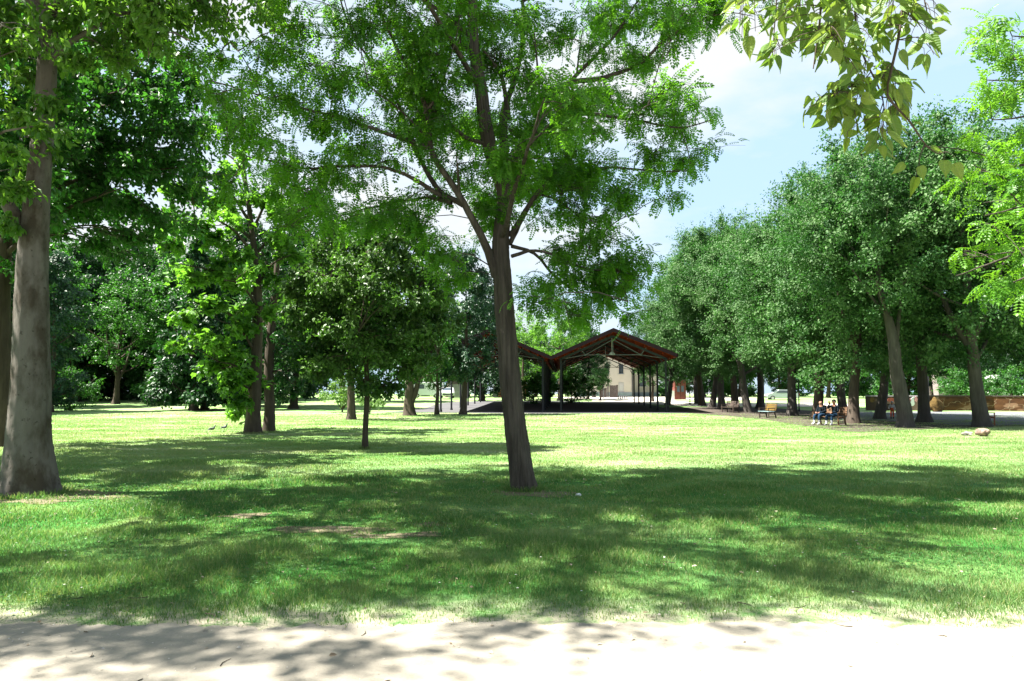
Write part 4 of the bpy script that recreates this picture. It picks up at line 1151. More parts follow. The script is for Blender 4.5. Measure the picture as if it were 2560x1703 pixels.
thickp = proto(409, 8.5, 3.6, 2.9, .42, L_MID, M_BARK_DARK, dict(sp_bg, size=.2, jit=.08), 95, 10, 10, crad=.95, fork=[(.7, .9, -.1, 3.2)])

WOOD = 'tall trees of the dark wood on the left'
def bg(pr, name, label, px, d, sc, rz, group=None, cat='tree', w=None):
    return place(pr, name, label, onground(px, d) - np.array([0, 0, .05]), sc, rz, group, cat, w)


bg(bgD, 'conifer_tree', 'columnar blue green tree just right of the big grey trunk', 125, 62, .80, .4)
bg(bgG, 'woodland_tree', 'paler leaved tree with two dark forked stems far behind the left lawn', 290, 84, 1.0, 1.0)
bg(bgE, 'conifer_tree', 'dark conical tree with drooping skirts above a twin trunk on the left lawn', 486, 66, 1.1, 0.5)
bg(bgE, 'conifer_tree', 'narrower dark conical tree pressed against the twin trunk', 512, 67.5, .95, 2.2)
bg(bgA, 'woodland_tree', 'tall black green tree behind the tree with leafy low shoots', 610, 76, 1.0, 1.3)
bg(bgA, 'woodland_tree', 'black green tree rising behind the slim shady tree', 735, 70, .92, 3.3)
bg(bgB, 'woodland_tree', 'broad green tree far behind the small round tree', 860, 92, .95, .3)
bg(bgC, 'park_tree', 'sunlit yellow green tree rising just behind the small round tree', 880, 47, .80, 1.4)
bg(thickp, 'park_tree', 'low tree with a thick trunk and a second stem leaning right, beside the pavement', 1024, 54, .95, .1)
bg(small, 'park_tree', 'small blue green tree beside the row of pavilion columns', 1092, 56, .82, 1.1)
bg(bgF, 'conifer_tree', 'tall dark conifer left of the leaning brown trunk, hiding the left pavilion gable', 1158, 56.5, 1.0, 2.0)
bg(bgD, 'conifer_tree', 'dark conifer behind the left part of the pavilion', 1205, 95, 1.0, 4.0)
bg(bgB, 'woodland_tree', 'green tree behind the parked white car', 1120, 118, .8, 2.9)
bg(bgC, 'park_tree', 'airy bright green tree rising behind the pavilion valley', 1400, 98, .88, .2)
bg(bgC, 'park_tree', 'bright green tree behind the pavilion, left of the airy one', 1310, 104, .80, 2.2)
bg(bgA, 'park_tree', 'dark tree seen under the pavilion roof, left of the cream house', 1470, 103, .5, 1.7)
bg(bgB, 'park_tree', 'tree behind the right pavilion gable', 1440, 125, .72, 4.0)
bg(small, 'park_tree', 'small light green sapling in front of the dark tree by the cream house', 1500, 97, .58, 2.0)
bg(bush, 'round_bush', 'rounded green bush left of the middle pavilion columns', 1334, 84, 1.15, .4, 'bushes behind the pavilion', 'bush')
bg(bush, 'round_bush', 'rounded green bush seen between the middle pavilion columns', 1428, 86, 1.25, 2.4, 'bushes behind the pavilion', 'bush')
bg(small, 'park_tree', 'small tree hiding the right end of the cream house', 1632, 92, .85, .5)
bg(bush2, 'flowering_shrub', 'whitish multi stemmed shrub on the sunny lawn behind the small round tree', 856, 62, 1.25, .3, None, 'shrub')
bg(bush2, 'flowering_shrub', 'low green shrub behind the slim trunk of the small round tree', 925, 57, .8, 2.1, None, 'shrub')
bg(bush, 'dark_bush', 'dark bush at the foot of the columnar tree beside the big grey trunk', 175, 66, 1.2, 1.0, None, 'bush')
bg(bush, 'dark_bush', 'leafy bush at the wood edge beside the forked tree', 400, 79, 1.3, 3.0, None, 'bush')
for i, (px, d, pr, sc, rz) in enumerate([(-160, 60, bgA, 1.1, .3), (40, 74, bgB, 1.0, 1.9), (190, 92, bgA, 1.05, .6), (390, 95, bgA, 1.1, 2.6), (470, 88, bgB, .95, 4.4), (560, 96, bgA, 1.0, 5.1), (-60, 86, bgA, 1.15, 3.7), (110, 100, bgB, 1.1, 5.5), (250, 103, bgA, 1.15, 2.2), (330, 106, bgA, 1.2, .7), (660, 104, bgA, 1.1, 1.9), (20, 92, bgA, 1.1, 4.8), (760, 110, bgA, 1.0, 0.1)]):
    place(pr, 'woodland_tree', 'tall tree merging into the dark wood behind the left lawn', onground(px, d), sc, rz, WOOD)
for i, (px, d, pr, sc, rz, lb) in enumerate([(2215, 96, bgB, .75, .3, 'green tree beyond the low wall, behind the child'),
                                             (2330, 104, bgC, .75, 1.4, 'light green tree beyond the left end of the rust brown wall'),
                                             (2405, 92, bgA, .62, 2.6, 'dark tree beyond the rust brown wall, left of the bench'),
                                             (2500, 98, bgA, .62, 3.9, 'dark tree beyond the rust brown wall, right of the bench'),
                                             (2590, 96, bgC, .80, 5.0, 'light green tree beyond the wall at the right frame edge'),
                                             (2070, 112, bgB, .75, 2.0, 'green tree far behind the seated couple'),
                                             (1850, 124, bgB, .7, 1.0, 'green tree far behind the grove, right of the kiosk'),
 (1700, 114, bgA, .72, 1.5, 'dark tree directly behind the red kiosk'), (1760, 122, bgA, .7, 3.5, 'dark tree behind the kiosk, seen past the first grove trunks'), (1950, 118, bgA, .62, 5.5, 'dark tree behind the silver grey car'), (2140, 110, bgA, .66, 4.4, 'dark tree beyond the dull brown wall'), (2270, 100, bgA, .66, .8, 'dark tree beyond the wall between the leaning trunk and the mossy one'),
 (1060, 132, bgA, .9, 2.5, 'dark tree behind the white van'), (1170, 128, bgA, .8, .9, 'dark tree behind the grey shed'), (1250, 124, bgB, .75, 3.1, 'green tree behind the low brick building'), (1340, 120, bgA, .62, 1.2, 'dark tree behind the rounded bushes and the pavilion')]):
    bg(pr, 'background_tree', lb, px, d, sc, rz, 'trees beyond the wall and the track')
for (px, d, sc, lb) in [(2400, 74, 1.2, 'dark bush above the rust brown wall left of the bench'), (2460, 75, 1.1, 'dark bush above the wall directly behind the bench'), (2530, 76, 1.3, 'dark bush above the wall at the right frame edge')]:
    bg(bush, 'dark_bush', lb, px, d, sc, px, 'bushes behind the wall', 'bush')

# hedge of clipped dark shrubs closing the wood on the left
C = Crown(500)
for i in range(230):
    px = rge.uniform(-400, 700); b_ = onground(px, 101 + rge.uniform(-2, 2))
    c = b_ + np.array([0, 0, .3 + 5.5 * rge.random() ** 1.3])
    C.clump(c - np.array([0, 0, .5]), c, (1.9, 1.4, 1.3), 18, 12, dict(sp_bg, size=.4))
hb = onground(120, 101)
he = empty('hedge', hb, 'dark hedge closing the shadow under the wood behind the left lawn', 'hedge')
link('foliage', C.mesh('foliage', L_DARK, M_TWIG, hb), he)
C = Crown(501)
for i in range(240):
    px = rge.uniform(1000, 2900); b_ = onground(px, 128 + rge.uniform(-2, 2))
    c = b_ + np.array([0, 0, .3 + 6.2 * rge.random() ** 1.3])
    C.clump(c - np.array([0, 0, .5]), c, (2.4, 1.6, 1.5), 18, 12, dict(sp_bg, size=.45))
hb = onground(2200, 128)
he = empty('hedge', hb, 'green hedge far behind the grove and the low wall', 'hedge')
link('foliage', C.mesh('foliage', L_MID, M_TWIG, hb), he)

C = Crown(502)
for i in range(420):
    px = rge.uniform(-700, 3300); b_ = onground(px, 172 + rge.uniform(-4, 4))
    c = b_ + np.array([0, 0, .5 + 11 * rge.random() ** 1.2])
    C.clump(c - np.array([0, 0, .5]), c, (4.2, 2.4, 2.4), 13, 12, dict(sp_bg, size=.9))
tag(link('far_wood', C.mesh('far_wood', L_DARK)), 'far off dark wood closing the horizon behind the park', 'wood', kind='stuff')

# ================================================================== PAVILION
M_FASCIA = plain('purple brown roof edge', (0.0160, 0.0095, 0.0120), 0.9, 0.06)
M_DECK = plain('red brown timber', (0.135, 0.019, 0.007), 0.9, 0.06, 0, .35, 2.0, (1, 12, 1))
M_STEEL = plain('grey painted steel', (0.026, 0.028, 0.033), 0.8, 0.12)
M_RODM = plain('light grey rod', (0.10, 0.104, 0.108), 0.7, 0.2)
M_LAMPG = plain('lamp housing', (0.50, 0.50, 0.48), 0.5, 0.4)
pb = onground(1378, 60.0)
PZ = 0.0
pav = empty('pavilion', pb, 'open twin gabled park pavilion with red timber roof on slim steel columns', 'pavilion', None, -R(4.2))
ZV, ZA, ZE = 4.62, 6.86, 4.78
roofx = [(-10.1, ZE), (-5.05, ZA), (0, ZV), (5.05, ZA), (10.1, ZE)]
V0, V1 = 0.0, 31.0
NF = 6
vs = [0.75 + i * 5.7 for i in range(NF)]
for i in range(4):
    (x0, z0), (x1, z1) = roofx[i], roofx[i + 1]
    MB().prism([(x0, z0 - .06), (x1, z1 - .06), (x1, z1), (x0, z0)], V0 + .05, V1).build('roof', M_FASCIA, pav)
    MB().prism([(x0, z0 - .30), (x1, z1 - .30), (x1, z1 - .075), (x0, z0 - .075)], V0 + .32, V1 - .1).build('ceiling_lining', M_DECK, pav)
    f = MB(); f.prism([(x0, z0 - .30), (x1, z1 - .30), (x1, z1 + .02), (x0, z0 + .02)], V0 - .03, V0 + .045)
    f.build('fascia', M_FASCIA, pav)
    # timber purlins showing at the gable
    p = MB()
    for k in range(7):
        t = (k + .5) / 7
        p.box((x0 + (x1 - x0) * t, (V0 + V1) / 2, z0 + (z1 - z0) * t - .38), (.10, V1 - V0 - .9, .15))
    p.build('purlin', M_DECK, pav)
for xe, s in ((-10.1, -1), (10.1, 1)):
    MB().box((xe + s * .04, (V0 + V1) / 2, ZE - .10), (.07, V1 - V0, .24)).build('gutter', M_FASCIA, pav)


def truss(v, parent):
    for (xa, za, xb, zb, xc, xd) in ((-10.1, ZE, -5.05, ZA, -9.3, -.72), (.0, ZV, 5.05, ZA, .78, 9.3)):
        cx = (xc + xd) / 2
        t = MB()
        for sgn, xs_ in ((-1, xc), (1, xd)):
            t.beam((xs_ + sgn * .1, v, 4.36), (cx, v, 6.26), .09, .20 if v < 1 else .10)
        t.build('rafter', M_STEEL, parent)
        if 1 < v < 25: continue
        r = MB()
        n1 = (cx - 2.25, v, 4.74); n2 = (cx + 2.25, v, 4.74)
        r.rod((xc, v, 4.40), n1, .028).rod(n1, n2, .028).rod(n2, (xd, v, 4.40), .028)
        r.rod(n1, (cx, v, 6.0), .030).rod(n2, (cx, v, 6.0), .030)
        r.rod(n1, (cx - 2.7, v, 5.32), .035).rod(n2, (cx + 2.7, v, 5.32), .035)
        r.rod((cx, v, 6.0), (cx, v, 4.74), .024)
        r.ball(n1, .09).ball(n2, .09)
        r.build('tie_rod', M_RODM, parent)


def column(x, v, parent):
    c = MB()
    c.rod((x, v, 0.0), (x, v, 4.42), .085, 14)
    c.rod((x, v, 0.0), (x, v, .30), .15, 14, .10)
    c.box((x, v, .02), (.42, .42, .04))
    c.box((x, v, 4.36), (.30, .34, .06))
    c.beam((x, v, 3.75), (x + (.45 if x in (-9.14, .78) else -.45), v, 4.36), .05, .07)
    c.build('column', M_STEEL, parent)


for v in vs:
    truss(v, pav)
    for x in (-9.14, -.70, .78, 9.28): column(x, v, pav)
for v in (vs[0] + 1.2, vs[2]):
    l = MB(); l.rod((5.03, v, 6.3), (5.03, v, 5.05), .02).rod((5.03, v, 5.05), (5.03, v, 4.86), .10, 12, .26).rod((5.03, v, 4.86), (5.03, v, 4.80), .26, 12)
    l.build('pendant_lamp', M_LAMPG, pav)
d0 = MB()
d0.rod((-.70, 1.9, .05), (-.70, 1.9, 4.3), .06, 10); d0.build('downpipe', M_FASCIA, pav)
# valley beam
MB().box((0, (V0 + V1) / 2, 4.26), (.34, V1 - V0 - .8, .16)).build('valley_gutter', M_FASCIA, pav)


def pv(u, v):
    a = R(4.2)
    return (pb[0] + u * math.cos(a) + v * math.sin(a), pb[1] - u * math.sin(a) + v * math.cos(a))


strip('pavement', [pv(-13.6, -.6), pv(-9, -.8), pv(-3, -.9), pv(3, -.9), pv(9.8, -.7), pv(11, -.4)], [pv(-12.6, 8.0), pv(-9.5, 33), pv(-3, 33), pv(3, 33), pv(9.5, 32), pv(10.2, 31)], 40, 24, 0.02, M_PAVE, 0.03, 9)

# ================================================================== BUILDINGS
M_CREAM = plain('cream render', (0.43, 0.40, 0.345), 0.85, 0.2, 0, .06, .6)
M_PLINTH = plain('blue grey plinth', (0.20, 0.235, 0.28), 0.8, 0.2)
M_GLASS = plain('dark window glass', (0.05, 0.065, 0.08), 0.08, 0.6)
M_FRAMED = plain('dark window frame', (0.045, 0.045, 0.05), 0.5, 0.4)
M_SHUT = plain('grey shutter', (0.36, 0.36, 0.35), 0.7, 0.3, 0, .12, 6, (6, 1, 1))
M_TILE = plain('terracotta roof tiles', (0.30, 0.13, 0.07), 0.85, 0.2, 0, .3, 5)
M_BRICK = plain('red brick', (0.235, 0.068, 0.048), 0.85, 0.2, 0, .3, 10)
M_RED = plain('red painted panel', (0.105, 0.022, 0.013), 0.6, 0.4)
M_WHITE = plain('white paint', (0.60, 0.60, 0.59), 0.55, 0.4, 0, .05)
M_GREYB = plain('grey render', (0.22, 0.21, 0.215), 0.85, 0.2)
M_WOODD = plain('weathered dark boards', (0.075, 0.062, 0.058), 0.85, 0.2, 0, .5, 3, (9, 1, .6))
M_RUST = plain('rust brown wall', (0.24, 0.098, 0.034), 0.85, 0.2, 0, .5, 1.1)
M_COPE = plain('dark coping', (0.055, 0.042, 0.038), 0.7, 0.3)
M_OLIVE = plain('dull olive wall', (0.055, 0.040, 0.027), 0.85, 0.2, 0, .4, 1.0)


def window(parent, x, y, z, w, h, pane=M_GLASS, frame=M_FRAMED, bars=True):
    f = MB()
    t = .07
    f.box((x - w / 2 + t / 2, y, z), (t, .10, h)).box((x + w / 2 - t / 2, y, z), (t, .10, h))
    f.box((x, y, z + h / 2 - t / 2), (w - 2 * t, .10, t)).box((x, y, z - h / 2 + t / 2), (w - 2 * t, .10, t))
    if bars: f.box((x, y, z + h * .12), (w - 2 * t, .08, .05)).box((x, y - .003, z), (.05, .07, h - 2 * t))
    fo = f.build('window', frame, parent)
    MB().box((x, y + .03, z), (w - 2 * t + .01, .03, h - 2 * t + .01)).build('pane', pane, fo)
    MB().box((x, y - .08, z - h / 2 - .045), (w + .22, .20, .08)).build('sill', M_PLINTH, fo)


hb = onground(1583, 119.0); hb[2] = P(1583, 991, 119)[2]
kx = 119 / F_PX
house = empty('house', hb, 'cream two storey house with blue grey plinth behind the pavilion', 'house')
ZU = lambda py: (991 - py) * kx
U = lambda px: (px - 1583) * kx
m = MB(); m.box(((U(1440)) / 2, 4.0, .2), (-U(1440), 8.0, 14.6)).build('wall', M_CREAM, house)
m = MB(); m.box((U(1440) / 2, -.04, ZU(981) / 2 - .3), (-U(1440) + .02, .08, ZU(981) + .6)).build('plinth', M_PLINTH, house)
m = MB(); m.box((2.2, 5.5, .2), (4.3, 6.0, 14.0)).build('wall', M_CREAM, house)
m = MB(); m.box((2.22, 2.46, ZU(981) / 2 - .3), (4.3, .08, ZU(981) + .6)).build('plinth', M_PLINTH, house)
MB().rod((-.12, -.12, 0), (-.12, -.12, 7.4), .09, 8).build('downpipe', M_FRAMED, house)
window(house, U(1553.5), -.03, ZU(923), 22 * kx / 2 * 1.0, 23 * kx)
window(house, U(1518), -.03, ZU(923), 22 * kx / 2, 23 * kx)
window(house, U(1553), -.03, ZU(969), 13 * kx, 24 * kx, M_SHUT, M_SHUT, False)
window(house, 2.0, 2.46, ZU(952), 1.1, 1.7)
r = MB(); r.prism([(U(1440) - .6, 7.5), (0.7, 7.5), (0.7, 7.62), (U(1440) / 2, 8.9), (U(1440) - .6, 7.62)], -.7, 8.7).build('roof', M_TILE, house)

# weathered board fence and gate pillar in front of the house
fb = onground(1510, 112.5); fb[2] = P(1510, 996, 112.5)[2]
kf = 112.5 / F_PX
fe = empty('board_fence', fb, 'weathered dark board fence with two leaves in front of the cream house', 'fence')
fx = lambda px: (px - 1510) * kf
for a, b, hgt in ((1498.5, 1517, 27), (1524, 1542, 33), (1480, 1490, 20)):
    p = MB(); n_ = max(3, int((b - a) * kf / .16))
    for i in range(n_):
        x = fx(a + (b - a) * (i + .5) / n_); p.box((x, rge.uniform(-.008, .008), hgt * kf / 2 - .05), ((b - a) * kf / n_ * .94, .04, hgt * kf + rge.uniform(-.03, .03)))
    p.box((fx((a + b) / 2), .05, hgt * kf * .25), ((b - a) * kf, .05, .09)).box((fx((a + b) / 2), .05, hgt * kf * .75), ((b - a) * kf, .05, .09))
    p.build('board_panel', M_WOODD, fe)
for a, hgt in ((1520, 40), (1486, 22), (1543, 33)):
    MB().box((fx(a), .02, hgt * kf / 2 - .05), (.20, .20, hgt * kf)).box((fx(a), .02, hgt * kf - .02), (.26, .26, .08)).build('post', M_WOODD, fe)
for i, px in enumerate((1545.5, 1551, 1556, 1561.5, 1567)):
    b_ = onground(px, 106); q = empty('bollard', b_, 'short dark bollard standing in the row on the pale forecourt', 'bollard', 'bollards on the forecourt')
    MB().rod((0, 0, -.05), (0, 0, .38), .09, 10, .075).rod((0, 0, .38), (0, 0, .46), .11, 10, .05).rod((0, 0, -.02), (0, 0, .06), .14, 10).build('post', M_FRAMED, q)
q = empty('post', onground(1508.5, 104), 'thin pale post in front of the board fence', 'post')
MB().rod((0, 0, -.1), (0, 0, 2.3), .04, 8).rod((0, 0, 2.3), (0, 0, 2.36), .06, 8).build('pole', M_WHITE, q)

# red kiosk
kb = onground(1697, 101); kb[2] = P(1697, 1001, 101)[2]; kk = 101 / F_PX
ki = empty('kiosk', kb, 'small red kiosk with twin glazed doors and a white side panel', 'kiosk')
MB().box((.02 * 0 + 4 * kk, 1.0, 1.35), (28 * kk, 2.0, 2.7)).build('wall', M_RED, ki)
MB().box((-14 * kk - .02, .9, .66), (11 * kk, 1.6, 1.32)).build('side_panel', M_WHITE, ki)
for dx in (-.28, .28):
    d_ = MB(); dob = d_.box((dx + 4 * kk, -.025, 1.2), (.52, .05, 2.3)).build('door', M_RED, ki)
    MB().box((dx + 4 * kk, -.06, 1.55), (.36, .03, .80)).build('pane', M_GLASS, dob)
MB().box((4 * kk, 1.0, 2.76), (28 * kk + .3, 2.3, .12)).build('roof', M_COPE, ki)
MB().ball((4 * kk - .3, .0, 2.98), .14).rod((4 * kk - .3, .0, 2.8), (4 * kk - .3, .0, 2.95), .04).build('lamp', M_WHITE, ki)

# low brick building behind the big leaning trunk
bb = onground(1255, 112); bb[2] = P(1255, 994, 112)[2]; kb_ = 112 / F_PX
br = empty('brick_building', bb, 'low red brick building with pale flat roof left of the leaning trunk', 'building')
MB().box((20 * kb_, 2.5, 1.05), (80 * kb_, 5, 2.1)).build('wall', M_BRICK, br)
MB().box((20 * kb_, 2.45, 2.19), (80 * kb_ + .3, 5.3, .16)).build('roof', M_WHITE, br)
window(br, -10 * kb_, -.03, 1.35, .6, .75, M_GLASS, M_WHITE)
MB().box((-16 * kb_, -.03, .85), (.75, .06, 1.7)).build('door', M_FRAMED, br)
bb = onground(1136, 110); bb[2] = P(1136, 994, 110)[2]
br = empty('grey_shed', bb, 'grey rendered shed behind the pavilion columns and the white car', 'shed')
MB().box((0, 1.5, 1.0), (1.9, 3, 2.0)).build('wall', M_GREYB, br)
MB().prism([(-1.1, 2.0), (1.1, 2.0), (1.1, 2.12), (0, 2.5), (-1.1, 2.12)], -.15, 3.2).build('roof', M_COPE, br)

# walls on the right
wa = G(2322, 1027); 
def wall_run(name, label, pts, zt, mt, cope, group=None):
    b_ = np.array(pts[0], float); e = empty(name, b_, label, 'wall', group)
    for i in range(len(pts) - 1):
        a = np.array(pts[i]) - b_; c = np.array(pts[i + 1]) - b_
        d = c - a; L = math.hypot(d[0], d[1]); an = math.atan2(d[1], d[0])
        rm = Matrix.Rotation(an, 3, 'Z'); mid = (a + c) / 2
        MB().box((mid[0], mid[1], zt / 2 - .15 + mid[2]), (L, .30, zt + .3), rm).build('wall_face', mt, e)
        MB().box((mid[0], mid[1], zt + .05 + mid[2]), (L, .40, .10), rm).build('coping', cope, e)
    return e, b_


hgt = P(2400, 991, wa[1])[2] - float(wa[2])


def mural_mat():
    """weathered rust wall with faded painted patches, pale swirls and dark drips"""
    m, nt, out = newmat('painted rust wall')
    v = coords(nt, (1, 1, 1))
    n1 = noise(nt, coords(nt, (.55, .55, 1.4)), 1.0, 7, .65)
    n2 = noise(nt, coords(nt, (.35, .35, .9)), 1.3, 3, .5)
    n3 = noise(nt, coords(nt, (3.5, 3.5, .35)), 2.0, 5, .7)
    c = ramp(nt, n1, [(.30, (.016, .008, .005)), (.45, (.050, .021, .010)), (.60, (.085, .036, .014)), (.78, (.13, .085, .05))])
    c = mixc(nt, ramp(nt, n2, [(.60, (0, 0, 0)), (.64, (.8, .8, .8))]), c, (.20, .115, .075))
    c = mixc(nt, ramp(nt, n3, [(.60, (0, 0, 0)), (.70, (.8, .8, .8))]), c, (.05, .026, .016))
    n4 = noise(nt, coords(nt, (.5, .5, .8)), 1.7, 2, .4)
    c = mixc(nt, ramp(nt, n4, [(.485, (0, 0, 0)), (.497, (.6, .6, .6)), (.51, (0, 0, 0))]), c, (.34, .26, .18))
    b = bsdf(nt, c, .85, .2); bump(nt, n1, b, .3, .02)
    nt.links.new(b.outputs[0], out.inputs[0])
    return m


M_MURAL = mural_mat()
wright, wb = wall_run('low_wall', 'long rust brown wall with peeling paint and dark coping at the right', [wa, G(2480, 1027), G(2640, 1029), G(2900, 1032)], hgt, M_MURAL, M_COPE)
wl0 = G(2165, 1026); wl1 = G(2316, 1027)
wleft, wlb = wall_run('low_wall', 'dull brown wall with pink and white patches behind the grove', [wl0, G(2240, 1026), wl1], hgt * .98, M_OLIVE, M_GREYB)
M_PINK = plain('faded pink paint', (.52, .24, .25), .8, .2, 0, .4, 5)
M_OCH = plain('ochre stone', (.085, .055, .018), .9, .15, 0, .7, 5)


def patch(px, py, w, h, mt, parent, pbase, nm):
    p = G(px, 1027); p = P(px, py, p[1] - .175) - pbase
    bm = MB(); k = p
    pts = [(w * .5 * math.cos(t) * rge.uniform(.75, 1.1), h * .5 * math.sin(t) * rge.uniform(.75, 1.1)) for t in np.linspace(0, 6.283, 11)[:-1]]
    bm.prism([(k[0] + a, k[2] + b) for a, b in pts], k[1] - .012, k[1] + .03)
    return bm.build(nm, mt, parent)


for (px, py, w, h, mt) in [(2272, 1000, .5, .4, M_PINK), (2281, 1005, .42, .8, M_WHITE), (2290, 998, .28, .5, M_PINK), (2228, 1000, .7, .4, M_BRICK), (2285, 994, .3, .14, M_WHITE), (2180, 1000, .5, .5, M_OCH)]:
    patch(px, py, w, h, mt, wleft, wlb, 'painted_patch')


def rock(name, label, p, r, sc, mt, seed, group=None, cat='rock'):
    bm = bmesh.new(); bmesh.ops.create_icosphere(bm, subdivisions=4, radius=1)
    rg_ = np.random.default_rng(seed)
    ks = [(rg_.normal(size=3), rg_.uniform(0, 6.28), a) for a in (.25, .2, .16, .12)]
    hi = [(rg_.normal(size=3) * 7, rg_.uniform(0, 6.28), .05) for _ in range(4)]
    pl_ = [(Vector(nrm(rg_.normal(size=3))), rg_.uniform(.62, .9)) for _ in range(9)]
    for v in bm.verts:
        q = 1 + sum(a * math.sin(float(np.dot(k, v.co)) * 2 + ph) for k, ph, a in ks) + sum(a * math.sin(float(np.dot(k, v.co)) + ph) for k, ph, a in hi)
        c = v.co * q
        for nv, dd in pl_:
            t = c.dot(nv) - dd
            if t > 0: c = c - nv * t * .85
        v.co = Vector((c.x * sc[0], c.y * sc[1], c.z * sc[2])) * r
    me = bpy.data.meshes.new(name); bm.to_mesh(me); bm.free(); me.materials.append(mt)
    o = link(name, me, None, p); return tag(o, label, cat, group)


M_ROCK = plain('pinkish limestone', (.20, .140, .112), .9, .15, 0, .5, 5)
M_ROCK2 = plain('grey limestone', (.20, .185, .165), .9, .15, 0, .5, 7)
p = G(2458, 1091); rock('rock', 'pinkish rock lying on the grass near the right edge, larger of the two', p + np.array([0, 0, .12]), .275, (1.05, .8, .85), M_ROCK, 4)
p = G(2420, 1090); rock('rock', 'small grey rock lying left of the pinkish one', p + np.array([0, 0, .06]), .16, (1.1, .8, .85), M_ROCK2, 8)
p = G(2343, 1030); rock('boulder', 'ochre streaked boulder leaning against the left end of the rust wall', p + np.array([0, 0, .5]), .72, (.8, .6, 1.05), M_OCH, 12, None, 'boulder')
p = G(1447, 1240); rock('stone', 'single pale stone in the shaded grass right of the leaning tree', p + np.array([0, 0, .02]), .045, (1.1, .9, .6), M_WHITE, 15, None, 'stone')

for px, py, top, lb in [(1725, 1012, 975, 'thin light post beside the red kiosk'), (2324, 1029, 938, 'thin grey pole beside the left end of the rust wall'), (1998, 1029, 945, 'thin grey pole behind the stout leaning grove tree'), (1671, 1022, 952, 'thin dark pole just right of the last pavilion column')]:
    p = G(px, py); h_ = float(P(px, top, p[1])[2] - p[2])
    q = empty('pole', p, lb, 'pole')
    MB().rod((0, 0, -.1), (0, 0, h_), .05, 10, .04).rod((0, 0, -.02), (0, 0, .25), .09, 10, .07).rod((0, 0, h_), (0, 0, h_ + .06), .07, 10, .03).build('shaft', M_STEEL if 'dark' not in lb else M_FRAMED, q)

# pale house and white roofed hut glimpsed beyond the wall
b_ = onground(2514, 86); hut = empty('hut', b_, 'white roofed hut with grey boarded walls beyond the wall at the right', 'hut')
kh = 86 / F_PX; zt = P(2514, 947, 86)[2] - b_[2]
MB().box((0, 1.0, zt / 2), (1.7, 2, zt)).build('wall', M_SHUT, hut)
MB().box((0, .95, zt + .22), (1.95, 2.3, .44)).build('roof', M_WHITE, hut)
b_ = onground(2382, 118); ph_ = empty('house', b_, 'pale pink house half hidden by trees beyond the rust brown wall', 'house')
MB().box((0, 3, 4.2), (4.5, 6, 8.4)).build('wall', plain('pale pink render', (.19, .155, .155), .85, .2), ph_)
window(ph_, -.9, -.03, 5.6, .9, 1.5); window(ph_, 1.0, -.03, 5.6, .9, 1.5)
MB().prism([(-2.7, 8.4), (2.7, 8.4), (2.7, 8.55), (0, 9.9), (-2.7, 8.55)], -.4, 6.4).build('roof', M_TILE, ph_)

# ================================================================== VEHICLES
M_CARW = plain('white car paint', (.60, .61, .62), .25, .5, 0, .03)
M_CARG = plain('silver grey car paint', (.30, .34, .34), .3, .5, .2, .05)
M_TYRE = plain('tyre rubber', (.02, .02, .02), .85, .2)
M_TRIM = plain('black trim', (.03, .03, .032), .5, .4)
M_REDL = plain('red lamp glass', (.35, .02, .02), .3, .5)


def wheel(parent, x, y, r=.32):
    t = MB(); t.rod((x, y - .10, r), (x, y + .10, r), r, 18); w_ = t.build('wheel', M_TYRE, parent)
    MB().rod((x, y - .115, r), (x, y + .115, r), r * .6, 14).build('rim', M_SHUT, w_)


def car(label, p, rz, paint, cat, van=False, red=False):
    e = empty('parked_car' if not van else 'parked_van', p, label, cat, None, rz)
    if van:
        prof = [(-2.4, .35), (-2.45, 1.0), (-2.35, 2.15), (-2.2, 2.25), (1.0, 2.25), (1.35, 2.1), (1.95, 1.25), (2.45, 1.0), (2.5, .4)]; hw = .95
    else:
        prof = [(-2.1, .32), (-2.15, .75), (-2.0, .92), (-1.25, 1.0), (-.75, 1.42), (.55, 1.45), (1.15, 1.0), (1.95, .86), (2.12, .7), (2.1, .32)]; hw = .86
    m = MB(); m.prism(prof, -hw, hw)
    es = [e_ for e_ in m.bm.edges]
    bmesh.ops.bevel(m.bm, geom=es, offset=.07, segments=3, affect='EDGES', profile=.6)
    m.build('body', paint, e, smooth=False)
    if van:
        MB().box((1.66, 0, 1.70), (.03, 1.6, .78), Matrix.Rotation(R(-36), 3, 'Y')).build('windscreen', M_GLASS, e)
        for s in (-1, 1): MB().box((.75, s * (hw + .004), 1.62), (.8, .02, .62)).build('side_window', M_GLASS, e)
        MB().box((-2.43, 0, 1.65), (.03, 1.5, .7)).build('rear_window', M_GLASS, e)
    else:
        MB().box((.86, 0, 1.24), (.03, 1.42, .56), Matrix.Rotation(R(-53), 3, 'Y')).build('windscreen', M_GLASS, e)
        MB().box((-1.02, 0, 1.23), (.03, 1.38, .50), Matrix.Rotation(R(50), 3, 'Y')).build('rear_window', M_GLASS, e)
        for s in (-1, 1): MB().prism([(-.9, 1.02), (-.62, 1.36), (.48, 1.38), (.9, 1.02)], s * (hw - .01), s * (hw + .012)).build('side_window', M_GLASS, e)
    for s in (-1, 1):
        MB().box((2.10, s * (hw - .26), .70), (.07, .34, .14), None, .02).build('headlight', M_WHITE, e)
        MB().box((-2.15 if not van else -2.45, s * (hw - .2), .82), (.06, .22, .20), None, .02).build('tail_light', M_REDL, e)
        for x in (-1.35, 1.35): wheel(e, x, s * (hw - .08))
    MB().box((2.10 if not van else 2.49, 0, .48), (.08, 1.5, .16), None, .03).build('bumper', M_TRIM, e)
    return e


